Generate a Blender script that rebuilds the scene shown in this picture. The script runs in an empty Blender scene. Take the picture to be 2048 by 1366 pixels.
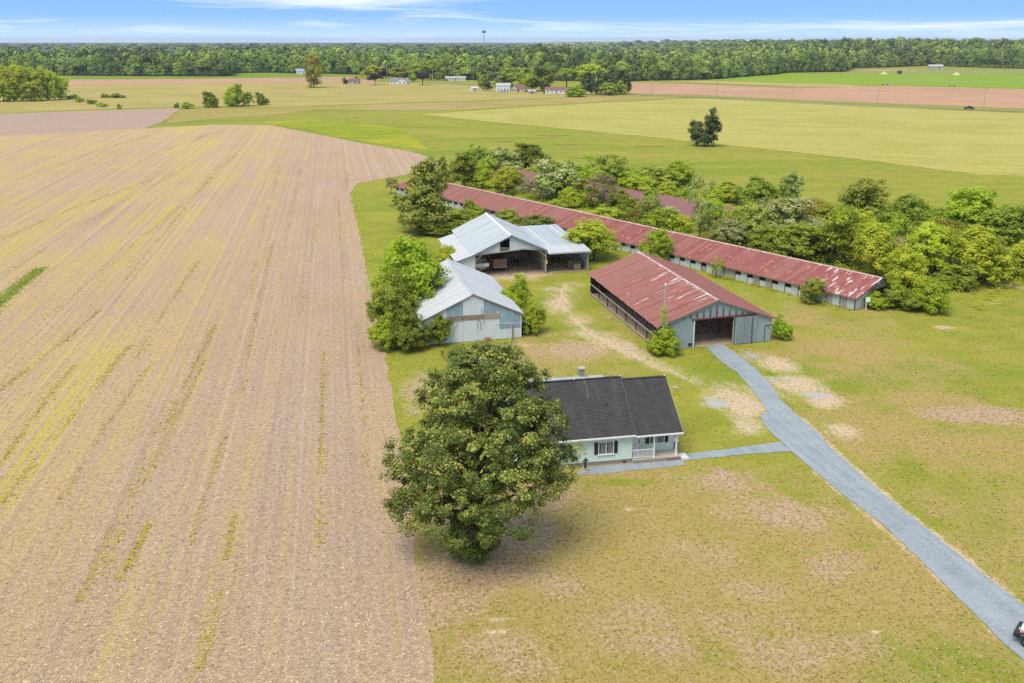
import bpy, bmesh, math, random
import numpy as np
from mathutils import Vector, Matrix
random.seed(7)
RNG = np.random.default_rng(7)
R = math.radians
scene = bpy.context.scene
COL = scene.collection

# ------------------------------------------------------------------ camera, sky, sun, exposure
cam = bpy.data.cameras.new('camera'); cam_o = bpy.data.objects.new('camera', cam); COL.objects.link(cam_o)
cam.sensor_width = 36.0; cam.lens = 36.0 * 1765.0 / 2048.0; cam.shift_y = -173.0 / 2048.0
cam.clip_start = 0.5; cam.clip_end = 20000
cam_o.location = (0, 0, 39.0); cam_o.rotation_euler = (R(90 - 13.692), 0, 0)
scene.camera = cam_o

SUN_EL, SUN_AZ = 64.0, 215.0        # elevation, compass-style azimuth measured from +Y towards +X
world = bpy.data.worlds.new('World'); scene.world = world; world.use_nodes = True
wn = world.node_tree.nodes; wl = world.node_tree.links; wn.clear()
def wnode(t, **k):
    n = wn.new(t)
    for a, v in k.items(): setattr(n, a, v)
    return n
def wmath(op, a, b=None, c=None, clamp=False):
    n = wnode('ShaderNodeMath', operation=op, use_clamp=clamp)
    for i, v in enumerate((a, b, c)):
        if v is None: continue
        if isinstance(v, (int, float)): n.inputs[i].default_value = v
        else: wl.new(v, n.inputs[i])
    return n.outputs[0]
sky = wnode('ShaderNodeTexSky', sky_type='NISHITA', sun_disc=False, sun_elevation=R(SUN_EL), sun_rotation=R(SUN_AZ),
            altitude=0, air_density=1.0, dust_density=0.4, ozone_density=2.5)
tc = wnode('ShaderNodeTexCoord'); sep = wnode('ShaderNodeSeparateXYZ'); wl.new(tc.outputs['Generated'], sep.inputs[0])
# a clear sky deepening quickly above a pale horizon, the same all the way round
ramp = wnode('ShaderNodeValToRGB'); el = ramp.color_ramp.elements
el[0].position = 0.0; el[0].color = (2.5, 3.3, 4.25, 1)
el[1].position = 1.0; el[1].color = (2.2, 2.6, 3.1, 1)
for p, c in ((0.08, (2.0, 2.95, 4.2, 1)), (0.16, (.85, 1.9, 3.9, 1)), (0.24, (.62, 1.6, 3.7, 1)), (0.5, (1.5, 2.2, 3.3, 1))):
    e = ramp.color_ramp.elements.new(p); e.color = c
h01 = wmath('POWER', wmath('MAXIMUM', sep.outputs[2], 0.0), 0.5)
wl.new(h01, ramp.inputs[0])
mixs = wnode('ShaderNodeMix', data_type='RGBA'); mixs.inputs[0].default_value = 0.94
wl.new(sky.outputs[0], mixs.inputs[6]); wl.new(ramp.outputs[0], mixs.inputs[7])
# thin streaky clouds
den = wmath('ADD', wmath('MAXIMUM', sep.outputs[2], 0.0), 0.035)
comb = wnode('ShaderNodeCombineXYZ')
wl.new(wmath('DIVIDE', sep.outputs[0], den), comb.inputs[0]); wl.new(wmath('DIVIDE', sep.outputs[1], den), comb.inputs[1])
mp = wnode('ShaderNodeMapping'); mp.inputs['Scale'].default_value = (0.12, 0.11, 1); mp.inputs['Rotation'].default_value = (0, 0, 0.12)
mp.inputs['Location'].default_value = (1.3, 0.7, 0)
wl.new(comb.outputs[0], mp.inputs[0])
nz = wnode('ShaderNodeTexNoise'); nz.inputs['Scale'].default_value = 1.6; nz.inputs['Detail'].default_value = 6; nz.inputs['Roughness'].default_value = 0.55
nz.inputs['Distortion'].default_value = 0.6
wl.new(mp.outputs[0], nz.inputs['Vector'])
cl = wmath('MULTIPLY', wmath('SUBTRACT', nz.outputs[0], 0.51, clamp=True), 4.2, clamp=True)
mixc = wnode('ShaderNodeMix', data_type='RGBA'); wl.new(cl, mixc.inputs[0]); wl.new(mixs.outputs[2], mixc.inputs[6])
mixc.inputs[7].default_value = (3.9, 4.1, 4.3, 1)
bg = wnode('ShaderNodeBackground'); bg.inputs[1].default_value = 0.13
wout = wnode('ShaderNodeOutputWorld'); wl.new(mixc.outputs[2], bg.inputs[0]); wl.new(bg.outputs[0], wout.inputs[0])

sun = bpy.data.lights.new('sun', 'SUN'); sun.energy = 1.9; sun.angle = R(38); sun.color = (1.0, 0.925, 0.79)
sun_o = bpy.data.objects.new('sun', sun); COL.objects.link(sun_o); sun_o.location = (60, -40, 120)
az = R(SUN_AZ); sd = Vector((math.sin(az) * math.cos(R(SUN_EL)), math.cos(az) * math.cos(R(SUN_EL)), math.sin(R(SUN_EL))))
sun_o.rotation_euler = sd.to_track_quat('Z', 'Y').to_euler()

vs = scene.view_settings
vs.view_transform = 'Standard'; vs.look = 'None'; vs.gamma = 1.0; vs.exposure = 1.12; vs.use_curve_mapping = False
scene.cycles.max_bounces = 7; scene.cycles.diffuse_bounces = 5; scene.cycles.transmission_bounces = 5; scene.cycles.transparent_max_bounces = 8
scene.cycles.use_denoising = False

# ------------------------------------------------------------------ helpers
def tag(o, label=None, cat=None, group=None, kind=None):
    if label: o['label'] = label
    if cat: o['category'] = cat
    if group: o['group'] = group
    if kind: o['kind'] = kind
    return o
def empty(name, loc=(0, 0, 0), rz=0.0, label=None, cat=None, group=None, parent=None):
    o = bpy.data.objects.new(name, None); COL.objects.link(o); o.location = loc; o.rotation_euler = (0, 0, rz)
    o.empty_display_size = 0.3
    if parent: o.parent = parent
    return tag(o, label, cat, group)
def link(name, me, parent=None, M=None):
    o = bpy.data.objects.new(name, me); COL.objects.link(o)
    if parent: o.parent = parent
    if M is not None: o.matrix_basis = M
    return o
class MB:
    def __init__(s): s.v = []; s.f = []
    def quad(s, *p):
        n = len(s.v); s.v += [tuple(q) for q in p]; s.f.append(tuple(range(n, n + len(p)))); return s
    def box(s, x0, x1, y0, y1, z0, z1):
        n = len(s.v)
        s.v += [(x, y, z) for z in (z0, z1) for y in (y0, y1) for x in (x0, x1)]
        s.f += [tuple(n + i for i in q) for q in ((0, 2, 3, 1), (4, 5, 7, 6), (0, 1, 5, 4), (2, 6, 7, 3), (0, 4, 6, 2), (1, 3, 7, 5))]
        return s
    def bar(s, a, b, w, d=None):
        a, b = Vector(a), Vector(b); t = (b - a).normalized(); d = d or w
        u = t.cross(Vector((0, 0, 1)));  u = Vector((1, 0, 0)) if u.length < 1e-3 else u.normalized()
        v = u.cross(t); n = len(s.v)
        for p in (a, b):
            for i, j in ((-1, -1), (1, -1), (1, 1), (-1, 1)): s.v.append(tuple(p + u * (i * w / 2) + v * (j * d / 2)))
        s.f += [tuple(n + i for i in q) for q in ((0, 3, 2, 1), (4, 5, 6, 7), (0, 1, 5, 4), (1, 2, 6, 5), (2, 3, 7, 6), (3, 0, 4, 7))]
        return s
    def tube(s, pts, rads, k=7, cap=True):
        n0 = len(s.v); pts = [Vector(p) for p in pts]
        for i, p in enumerate(pts):
            t = (pts[min(i + 1, len(pts) - 1)] - pts[max(i - 1, 0)]).normalized()
            u = t.orthogonal().normalized() if abs(t.z) > .99 else t.cross(Vector((0, 0, 1))).normalized()
            w = t.cross(u)
            for j in range(k):
                a = 2 * math.pi * j / k; s.v.append(tuple(p + (u * math.cos(a) + w * math.sin(a)) * rads[i]))
        for i in range(len(pts) - 1):
            for j in range(k):
                a = n0 + i * k + j; b = n0 + i * k + (j + 1) % k
                s.f.append((a, b, b + k, a + k))
        if cap:
            s.f.append(tuple(n0 + j for j in range(k))[::-1]); e = n0 + (len(pts) - 1) * k; s.f.append(tuple(e + j for j in range(k)))
        return s
    def prism(s, poly, y0, y1):      # polygon in x,z extruded along y
        n = len(s.v); k = len(poly)
        s.v += [(x, y0, z) for x, z in poly] + [(x, y1, z) for x, z in poly]
        s.f += [tuple(range(n, n + k)), tuple(range(n + 2 * k - 1, n + k - 1, -1))]
        s.f += [(n + i, n + k + i, n + k + (i + 1) % k, n + (i + 1) % k) for i in range(k)]
        return s
    def mesh(s, name, m, smooth=False):
        me = bpy.data.meshes.new(name); me.from_pydata(s.v, [], s.f); me.materials.append(m)
        if smooth: me.polygons.foreach_set('use_smooth', [True] * len(me.polygons))
        bm = bmesh.new(); bm.from_mesh(me); bmesh.ops.recalc_face_normals(bm, faces=bm.faces); bm.to_mesh(me); bm.free()
        return me
    def build(s, name, m, parent=None, smooth=False): return link(name, s.mesh(name, m, smooth), parent)
def copy_tree(o, parent=None):
    c = o.copy(); COL.objects.link(c); c.parent = parent
    for ch in o.children: copy_tree(ch, c)
    return c

# ------------------------------------------------------------------ materials
class NT:
    def __init__(s, name):
        s.m = bpy.data.materials.new(name); s.m.use_nodes = True; s.n = s.m.node_tree.nodes; s.l = s.m.node_tree.links; s.n.clear()
        s.out = s.n.new('ShaderNodeOutputMaterial')
    def node(s, t, **k):
        n = s.n.new(t)
        for a, v in k.items(): setattr(n, a, v)
        return n
    def set(s, sock, v):
        if v is None: return
        if isinstance(v, bpy.types.NodeSocket): s.l.new(v, sock)
        elif isinstance(v, (tuple, list)) and len(v) == 3 and sock.type == 'RGBA': sock.default_value = (*v, 1)
        else: sock.default_value = v
    def math(s, op, a, b=None, c=None, clamp=False):
        n = s.node('ShaderNodeMath', operation=op, use_clamp=clamp)
        for i, v in enumerate((a, b, c)): s.set(n.inputs[i], v)
        return n.outputs[0]
    def mix(s, f, a, b):
        n = s.node('ShaderNodeMix', data_type='RGBA'); s.set(n.inputs[0], f); s.set(n.inputs[6], a); s.set(n.inputs[7], b); return n.outputs[2]
    def step(s, v, a, b):
        n = s.node('ShaderNodeMapRange', interpolation_type='SMOOTHSTEP'); s.set(n.inputs[0], v); n.inputs[1].default_value = a; n.inputs[2].default_value = b
        return n.outputs[0]
    def pos(s): return s.node('ShaderNodeNewGeometry').outputs['Position']
    def obj(s): return s.node('ShaderNodeTexCoord').outputs['Object']
    def rnd(s): return s.node('ShaderNodeObjectInfo').outputs['Random']
    def attr(s, a): return s.node('ShaderNodeAttribute', attribute_name=a).outputs['Fac']
    def mapping(s, v, scale=(1, 1, 1), rot=0.0, loc=None):
        # rotate first, then stretch along the rotated axes
        a = s.node('ShaderNodeMapping'); s.l.new(v, a.inputs[0]); a.inputs['Rotation'].default_value = (0, 0, rot)
        if loc is not None: s.set(a.inputs['Location'], loc)
        b = s.node('ShaderNodeMapping'); s.l.new(a.outputs[0], b.inputs[0]); b.inputs['Scale'].default_value = scale
        return b.outputs[0]
    def noise(s, v, scale, detail=3, rough=0.55, dist=0.0):
        n = s.node('ShaderNodeTexNoise'); s.l.new(v, n.inputs['Vector']); n.inputs['Scale'].default_value = scale
        n.inputs['Detail'].default_value = detail; n.inputs['Roughness'].default_value = rough; n.inputs['Distortion'].default_value = dist
        return n.outputs[0]
    def bump(s, h, strength=0.5, dist=0.05):
        n = s.node('ShaderNodeBump'); s.l.new(h, n.inputs['Height']); n.inputs['Strength'].default_value = strength; n.inputs['Distance'].default_value = dist
        return n.outputs[0]
    def done(s, col, rough=0.85, spec=0.3, normal=None, metal=0.0):
        b = s.node('ShaderNodeBsdfPrincipled'); s.set(b.inputs['Base Color'], col); s.set(b.inputs['Roughness'], rough)
        s.set(b.inputs['Specular IOR Level'], spec); s.set(b.inputs['Metallic'], metal)
        if normal is not None: s.l.new(normal, b.inputs['Normal'])
        s.l.new(b.outputs[0], s.out.inputs[0]); return s.m
def plain(name, c1, c2=None, scale=2.0, rough=0.8, spec=0.3, bump=0.0, metal=0.0):
    t = NT(name); c2 = c2 or tuple(x * 0.75 for x in c1)
    p = t.obj(); n = t.noise(p, scale, 4, 0.6); f = t.step(n, 0.35, 0.68)
    f2 = t.math('ADD', t.math('MULTIPLY', f, 0.75), t.math('MULTIPLY', t.rnd(), 0.25))
    return t.done(t.mix(f2, c1, c2), rough, spec, t.bump(n, bump) if bump else None, metal)
def leaf_mat(name, dark, light, accent=None, amount=0.0, trans=0.5, top=None):
    dark = (dark[0] * 2.7, dark[1] * 2.7, dark[2] * 2.0); light = (light[0] * 2.3, light[1] * 2.3, light[2] * 1.8)
    t = NT(name); a = t.attr('clump'); isl = t.node('ShaderNodeNewGeometry').outputs['Random Per Island']
    f = t.math('ADD', t.math('MULTIPLY', a, 0.55), t.math('MULTIPLY', isl, 0.45))
    c = t.mix(f, dark, light)
    if accent: c = t.mix(t.math('MULTIPLY', t.step(t.math('ADD', t.math('MULTIPLY', a, .5), t.math('MULTIPLY', isl, .5)), .95 - amount - .1, .95 - amount + .1), .9), c, accent)
    hv = t.node('ShaderNodeHueSaturation'); t.l.new(c, hv.inputs['Color'])
    t.set(hv.inputs['Value'], t.math('ADD', 0.85, t.math('MULTIPLY', t.rnd(), 0.3)))
    t.set(hv.inputs['Hue'], t.math('ADD', 0.488, t.math('MULTIPLY', t.rnd(), 0.024)))
    d = t.node('ShaderNodeBsdfPrincipled'); t.l.new(hv.outputs[0], d.inputs['Base Color']); d.inputs['Roughness'].default_value = 0.6
    d.inputs['Specular IOR Level'].default_value = 0.25
    tr = t.node('ShaderNodeBsdfTranslucent'); t.l.new(hv.outputs[0], tr.inputs[0])
    mx = t.node('ShaderNodeMixShader'); mx.inputs[0].default_value = trans; t.l.new(d.outputs[0], mx.inputs[1]); t.l.new(tr.outputs[0], mx.inputs[2])
    t.l.new(mx.outputs[0], t.out.inputs[0]); return t.m
def wood_tone(name, dark, mid, light):     # far woods: tone per tree
    t = NT(name); a = t.attr('tone'); isl = t.attr('clump')
    f = t.math('ADD', a, t.math('MULTIPLY', t.math('SUBTRACT', isl, .5), .22), clamp=True)
    r = t.node('ShaderNodeValToRGB'); e = r.color_ramp.elements; e[0].color = (*dark, 1); e[1].color = (*light, 1)
    k = e.new(.5); k.color = (*mid, 1); t.l.new(f, r.inputs[0])
    return t.done(r.outputs[0], .9, .1)

# ------------------------------------------------------------------ ground
def grass_mat(name):
    t = NT(name); p = t.pos()
    big = t.noise(t.mapping(p, (.02, .05, 0), 0.12), 1.0, 4, .6)
    mid = t.noise(p, .22, 5, .62); fine = t.noise(p, 2.6, 5, .72); spk = t.noise(p, 9.0, 2, .6)
    streak = t.noise(t.mapping(p, (.25, 1.6, 0), R(-14)), 1.0, 4, .6)
    pat = t.noise(p, .075, 4, .6, .6)
    g = t.mix(t.step(mid, .32, .68), (.185, .205, .018), (.248, .248, .030))
    g = t.mix(t.math('MULTIPLY', t.step(big, .42, .68), .7), g, (.275, .255, .034))
    g = t.mix(t.math('MULTIPLY', t.step(streak, .52, .72), .45), g, (.33, .285, .065))
    g = t.mix(t.math('MULTIPLY', t.step(t.noise(t.mapping(p, (.006, .03, 0), -.1), 1.0, 4, .6), .5, .66), .75), g, (.135, .20, .010))
    g = t.mix(t.math('MULTIPLY', t.step(t.noise(t.mapping(p, (.012, .05, 0), .2), 1.0, 4, .65), .56, .70), .6), g, (.32, .245, .045))
    brk = t.math('ADD', t.math('ADD', t.math('MULTIPLY', mid, .55), t.math('MULTIPLY', fine, .55)), t.math('MULTIPLY', t.math('SUBTRACT', pat, .5), .9))
    mow = t.noise(t.mapping(p, (.10, .9, 0), -R(112)), 1.0, 4, .65); brk = t.math('ADD', brk, t.math('MULTIPLY', t.math('SUBTRACT', mow, .5), .35))
    dry = t.attr('dry')
    y = t.step(t.math('ADD', dry, brk), .84, 1.18)
    g = t.mix(y, g, t.mix(t.step(fine, .35, .66), (.298, .208, .068), (.352, .262, .096)))
    br = t.step(t.math('ADD', t.attr('brown'), brk), .84, 1.18)
    g = t.mix(br, g, t.mix(t.step(fine, .38, .62), (.315, .205, .122), (.43, .31, .205)))
    lu = t.step(t.math('ADD', t.attr('lush'), brk), .92, 1.30)
    g = t.mix(lu, g, t.mix(t.step(fine, .38, .62), (.150, .190, .014), (.232, .255, .024)))
    di = t.step(t.math('ADD', t.attr('dirt'), brk), .86, 1.26)
    g = t.mix(di, g, t.mix(t.step(fine, .36, .64), (.37, .265, .155), (.54, .42, .285)))
    gr = t.step(t.math('ADD', t.attr('stone'), brk), .98, 1.3)
    g = t.mix(gr, g, t.mix(spk, (.27, .27, .285), (.44, .43, .44)))
    g = t.mix(t.math('MULTIPLY', t.step(spk, .54, .74), .35), g, (.56, .48, .24))
    g = t.mix(t.math('MULTIPLY', t.step(spk, .44, .26), .22), g, (.13, .13, .025))
    g = t.mix(t.math('MULTIPLY', t.step(fine, .44, .24), .28), g, (.16, .145, .035))
    h = t.math('ADD', t.math('MULTIPLY', fine, .7), t.math('MULTIPLY', spk, .4))
    return t.done(g, .95, .1, t.bump(h, .35, .06))
M_grass = grass_mat('grass_ground')
def rise(X, Y):        # the wooded ground climbs gently behind the fields on the right
    a = np.clip((X - 250) / 500, 0, 1); b = np.clip((Y - 1260) / 500, 0, 1); return 17.0 * a * b
def grid_mesh(name, xs, ys, zf, m, attrs=None):
    X, Y = np.meshgrid(xs, ys); Z = zf(X, Y); nx, ny = len(xs), len(ys)
    co = np.stack([X, Y, Z], -1).reshape(-1, 3)
    idx = np.arange(nx * ny).reshape(ny, nx)
    f = np.stack([idx[:-1, :-1], idx[:-1, 1:], idx[1:, 1:], idx[1:, :-1]], -1).reshape(-1, 4)
    me = raw_mesh(name, co, f, m)
    for k, fn in (attrs or {}).items():
        a = me.attributes.new(k, 'FLOAT', 'POINT'); a.data.foreach_set('value', fn(X, Y).ravel().astype(np.float32))
    return me
def raw_mesh(name, co, quads, m):
    me = bpy.data.meshes.new(name); n = len(quads)
    k = quads.shape[1]
    me.vertices.add(len(co)); me.vertices.foreach_set('co', np.ascontiguousarray(co, np.float32).ravel())
    me.loops.add(n * k); me.loops.foreach_set('vertex_index', np.ascontiguousarray(quads, np.int32).ravel())
    me.polygons.add(n); me.polygons.foreach_set('loop_start', np.arange(0, n * k, k, dtype=np.int32))
    me.polygons.foreach_set('loop_total', np.full(n, k, np.int32))
    me.update(calc_edges=True); me.validate(); me.materials.append(m); return me
gx = np.concatenate([[-9000, -5000, -3000, -1800], np.arange(-1200, 1201, 100), [1800, 3000, 5000, 9000]]).astype(float)
gy = np.concatenate([[-3000, -800, 0, 300, 700, 1000], np.arange(1150, 1900, 75), [2200, 3000, 5000, 9000, 14000]]).astype(float)
tag(link('ground', grid_mesh('ground', gx, gy, lambda X, Y: -0.10 + rise(X, Y), M_grass)), 'open green meadow land reaching the horizon', kind='structure')

# lawn round the farm: wear, drought and bare soil by place
def blobs(L):
    def f(X, Y):
        o = np.zeros_like(X)
        for (x, y), rx, ry, a in L:
            o = np.maximum(o, a * np.exp(-(((X - x) / rx) ** 2 + ((Y - y) / ry) ** 2)))
        return o
    return f
def along(pts, w, a):
    def f(X, Y):
        d = np.full_like(X, 1e9)
        for (x0, y0), (x1, y1) in zip(pts[:-1], pts[1:]):
            t = np.clip(((X - x0) * (x1 - x0) + (Y - y0) * (y1 - y0)) / ((x1 - x0) ** 2 + (y1 - y0) ** 2), 0, 1)
            d = np.minimum(d, np.hypot(X - x0 - t * (x1 - x0), Y - y0 - t * (y1 - y0)))
        return a * np.exp(-(d / w) ** 2)
    return f
def most(*fs): return lambda X, Y: np.maximum.reduce([f(X, Y) for f in fs])
def edge_fade(X, Y): return np.clip((X + 60) / 14, 0, 1) * np.clip((150 - X) / 45, 0, 1) * np.clip((215 - Y) / 60, 0, 1)
# ---- places measured on the ground plan (metres)
f_dry0 = blobs([((8.48, 58.65), 34, 28, .70), ((24.23, 55.61), 26, 20, .62), ((45.33, 79.43), 20, 26, .52), ((7.90, 104.44), 22, 14, .5), ((41.29, 120.71), 26, 22, .5), ((40.45, 85.20), 18, 14, .6), ((4.92, 108.11), 16, 12, .45), ((43.77, 108.11), 24, 16, .56), ((66.38, 120.71), 16, 10, .38), ((-4.94, 52.82), 8, 8, .6), ((19.78, 120.71), 20, 22, .4), ((40.40, 69.76), 12, 12, .5), ((46.05, 91.78), 9, 3, .75)])
f_brown = blobs([((2.47, 70.63), 4.3, 3.2, 0.80), ((-0.98, 64.91), 5.2, 4.6, 0.80), ((-3.18, 59.29), 5.8, 3.6, 0.76), ((18.98, 73.36), 5.8, 3.6, 0.61), ((22.46, 68.07), 6.5, 4.3, 0.59), ((14.80, 61.99), 5.8, 3.6, 0.51), ((7.89, 53.91), 5.8, 3.6, 0.55), ((14.62, 52.82), 7.2, 2.9, 0.51), ((-4.52, 56.79), 5.1, 5.8, 0.67), ((-0.79, 50.27), 4.6, 3.6, 0.56), ((50.10, 87.73), 10.2, 3.2, 0.73), ((-4.01, 104.44), 7.2, 2.3, 0.67), ((-11.12, 94.67), 2.9, 10.2, 0.61), ((23.93, 59.95), 4.3, 2.9, 0.51), ((17.31, 50.27), 7.2, 2.9, 0.55), ((23.75, 50.76), 5.8, 2.9, 0.54), ((8.81, 108.11), 7.2, 5.8, 0.51), ((4.60, 56.79), 6, 4, .5), ((10.15, 50.76), 7, 3, .56), ((17.37, 56.79), 6, 3, .44), ((0.83, 48.84), 6, 3, .5), ((19.68, 68.91), 5, 4, .5)])
f_lush = blobs([((10.25, 72.89), 5.0, 1.1, .75), ((17.45, 74.80), 2.5, 1.0, .65), ((-24.30, 187.58), 6, 30, .55), ((19.86, 86.45), 4, 3.0, .42), ((39.33, 96.18), 8, 3, .35), ((63.44, 133.48), 12, 9, .5), ((38.64, 104.44), 5, 3, .5), ((5.98, 133.48), 4, 4, .5), ((10.65, 144.02), 7, 2.0, .55), ((-9.66, 104.44), 3.5, 1.5, .5), ((22.96, 104.44), 3, 3, .5), ((6.55, 102.68), 7, 3, .42), ((11.08, 63.42), 5, 2, .35), ((12.62, 120.71), 2.2, 7, .4), ((39.83, 133.48), 3, 9, .45), ((28.06, 62.70), 2, 1.2, .6), ((-2.83, 204.97), 10, 14, .4)])
f_dirt = most(along([(8.68, 139.32), (7.27, 128.08), (10.10, 116.22), (14.63, 108.11), (18.75, 101.83), (22.03, 96.95), (25.78, 93.20)], 4.4, .56),
              along([(8.68, 139.32), (7.27, 128.08), (10.38, 115.36), (14.81, 106.99), (18.64, 101.15), (21.94, 96.49)], 1.0, .74),
              along([(25.78, 93.20), (24.19, 89.04), (24.50, 83.99)], 2.6, .66),
              along([(77.79, 141.47), (80.77, 139.32), (84.73, 134.90)], .9, .95),
              along([(36.82, 51.52), (34.54, 62.13), (32.88, 69.50), (31.81, 75.99), (31.19, 80.30), (30.50, 86.70)], .75, .80), along([(33.35, 46.81), (32.47, 53.52), (31.60, 60.41), (29.16, 71.25), (27.62, 77.62)], .55, .62),
              blobs([((0.52, 147.32), 9, 6, .85), ((32.93, 96.18), 4.2, 5, .78), ((33.10, 102.68), 3.5, 4, .78), ((34.90, 91.78), 3.2, 4, .7), ((24.90, 89.71), 4.6, 4.6, .78), ((24.08, 93.20), 4.5, 4.5, .7), ((33.76, 83.99), 2.5, 3, .66), ((41.48, 142.42), 2, 6, .5), ((23.28, 94.67), 3, 2, .66), ((60.11, 117.32), 2.2, 1.3, .68), ((73.58, 128.87), 1.8, .5, .7), ((-0.83, 53.36), 1.4, .35, .9), ((-0.98, 52.19), 1.2, .3, .85), ((9.89, 68.24), .8, .4, .8), ((11.97, 67.91), .7, .4, .85), ((24.72, 52.19), .8, .35, .9), ((41.09, 147.32), 1.5, 6, .45), ((14.21, 110.04), 1.2, 3, .55), ((44.55, 133.48), 8, 2, .48), ((-1.58, 110.04), 6, 1.0, .62), ((17.23, 142.42), 3, 9, .55)]))
f_stone = blobs([((22.77, 90.66), 2.6, 3.4, .74), ((30.55, 105.88), 2.4, 3.0, .62), ((31.94, 97.73), 3.2, 2.2, .64), ((33.98, 93.20), 3.4, 1.8, .66), ((5.72, 136.93), 2.2, 2.0, .66), ((15.77, 106.99), 1.6, 1.0, .6)])
fade = lambda f: (lambda X, Y: f(X, Y) * edge_fade(X, Y))
lawn_me = grid_mesh('lawn', np.arange(-60, 150.1, .7), np.arange(36, 262, .7), lambda X, Y: X * 0.0, M_grass,
                    {'dry': fade(f_dry0), 'brown': f_brown, 'lush': f_lush, 'dirt': f_dirt, 'stone': f_stone})
tag(link('lawn', lawn_me), 'dry mown lawn around the farm buildings', kind='structure')

def sheet(name, pts, z, m, label, jitter=0.0, step=None, kind='structure'):
    P = []
    for i, p in enumerate(pts):
        q = pts[(i + 1) % len(pts)]; L = math.hypot(q[0] - p[0], q[1] - p[1]); k = max(1, int(L / step)) if step else 1
        for j in range(k):
            t = j / k; jx = random.gauss(0, jitter) if (jitter and j) else 0; jy = random.gauss(0, jitter) if (jitter and j) else 0
            P.append((p[0] + (q[0] - p[0]) * t + jx, p[1] + (q[1] - p[1]) * t + jy, z))
    me = bpy.data.meshes.new(name); bm = bmesh.new(); vs_ = [bm.verts.new(p) for p in P]; f = bm.faces.new(vs_)
    f.normal_update()
    if f.normal.z < 0: f.normal_flip()
    bmesh.ops.triangulate(bm, faces=[f]); bm.to_mesh(me); bm.free(); me.materials.append(m)
    return tag(link(name, me), label, kind=kind)
ROW = R(101.4)       # heading of the crop rows
def field_mat(name, c1, c2, c3, rot=ROW, s=(.06, 1.3), fine=3.0, amt=.5, bump=.6):
    t = NT(name); p = t.pos()
    st = t.noise(t.mapping(p, (s[0], s[1], 0), -rot), 1.0, 4, .6)
    big = t.noise(p, .018, 4, .6, 1.0); fn = t.noise(p, fine, 4, .7)
    c = t.mix(t.step(st, .35, .66), c1, c2); c = t.mix(t.math('MULTIPLY', t.step(big, .45, .62), amt), c, c3)
    c = t.mix(t.math('MULTIPLY', t.step(fn, .5, .72), .4), c, tuple(min(1, x * 1.5) for x in c2))
    c = t.mix(t.math('MULTIPLY', t.step(fn, .47, .28), .45), c, tuple(x * .5 for x in c1))
    return t.done(c, .95, .1, t.bump(fn, bump, .15))
def stubble_mat():
    t = NT('stubble_soil'); p = t.pos()
    rows = t.node('ShaderNodeTexWave', wave_type='BANDS', bands_direction='Y'); t.l.new(t.mapping(p, (1, 1, 1), -ROW), rows.inputs['Vector'])
    rows.inputs['Scale'].default_value = .41; rows.inputs['Distortion'].default_value = 3.5; rows.inputs['Detail'].default_value = 2; rows.inputs['Detail Scale'].default_value = .6
    st = t.noise(t.mapping(p, (.03, .55, 0), -ROW), 1.0, 4, .62)
    st2 = t.noise(t.mapping(p, (.10, 2.0, 0), -ROW), 1.0, 3, .6)
    big = t.noise(p, .035, 5, .6, .8); fn = t.noise(p, 2.3, 5, .8); sp = t.noise(p, 6.0, 3, .7)
    c = t.mix(t.step(big, .36, .66), (.395, .265, .180), (.40, .295, .228))
    c = t.mix(t.math('MULTIPLY', t.step(st, .40, .64), .7), c, (.47, .325, .185))
    c = t.mix(t.math('MULTIPLY', t.step(st2, .52, .7), .5), c, (.37, .262, .20))
    c = t.mix(t.math('MULTIPLY', rows.outputs['Fac'], .20), c, (.29, .19, .13))
    c = t.mix(t.math('MULTIPLY', t.step(fn, .53, .68), .75), c, (.64, .455, .285))
    c = t.mix(t.math('MULTIPLY', t.step(fn, .47, .32), .85), c, (.15, .10, .08))
    c = t.mix(t.math('MULTIPLY', t.step(sp, .57, .74), .5), c, (.64, .48, .31))
    c = t.mix(t.math('MULTIPLY', t.step(sp, .45, .28), .6), c, (.15, .105, .08))
    tk = t.noise(t.mapping(p, (.0012, 1.25, 0), -ROW), 1.0, 2, .5)
    c = t.mix(t.math('MULTIPLY', t.step(tk, .57, .64), .45), c, (.30, .215, .165)); c = t.mix(t.math('MULTIPLY', t.step(tk, .41, .35), .4), c, (.52, .39, .27))
    # volunteer weeds yellowing the older rows, thickest away from the farm
    rp = t.mapping(p, (1, 1, 1), -ROW); sx = t.node('ShaderNodeSeparateXYZ'); t.l.new(rp, sx.inputs[0])
    away = t.step(sx.outputs[1], 4, 34)
    pn = t.noise(t.mapping(p, (.02, .05, 0), -ROW), 1.0, 3, .6)
    l1 = t.noise(t.mapping(p, (.006, .60, 0), -ROW), 1.0, 4, .65); l2 = t.noise(t.mapping(p, (.007, 1.5, 0), -ROW), 1.0, 2, .5)
    soft = t.math('MULTIPLY', t.math('MULTIPLY', t.step(t.math('ADD', l1, t.math('MULTIPLY', pn, .5)), .58, .86), away), t.step(fn, .25, .6))
    c = t.mix(t.math('MULTIPLY', soft, .5), c, (.50, .375, .10))
    line = t.math('MULTIPLY', t.math('MULTIPLY', t.step(t.math('ADD', l2, t.math('MULTIPLY', pn, .45)), .78, .90), t.math('ADD', .25, t.math('MULTIPLY', away, .75))), t.step(fn, .30, .52))
    c = t.mix(t.math('MULTIPLY', line, .8), c, (.48, .385, .045))
    return t.done(c, .95, .1, t.bump(t.math('ADD', fn, t.math('MULTIPLY', sp, .4)), .9, .16))
M_stub = stubble_mat()
EDGE = [(-3.58, 37.24), (-4.87, 47.20), (-6.00, 53.91), (-8.03, 64.91), (-10.82, 79.43), (-14.08, 96.18), (-16.98, 110.04), (-21.54, 130.73), (-29.93, 170.55), (-42.50, 228.80)]
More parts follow.
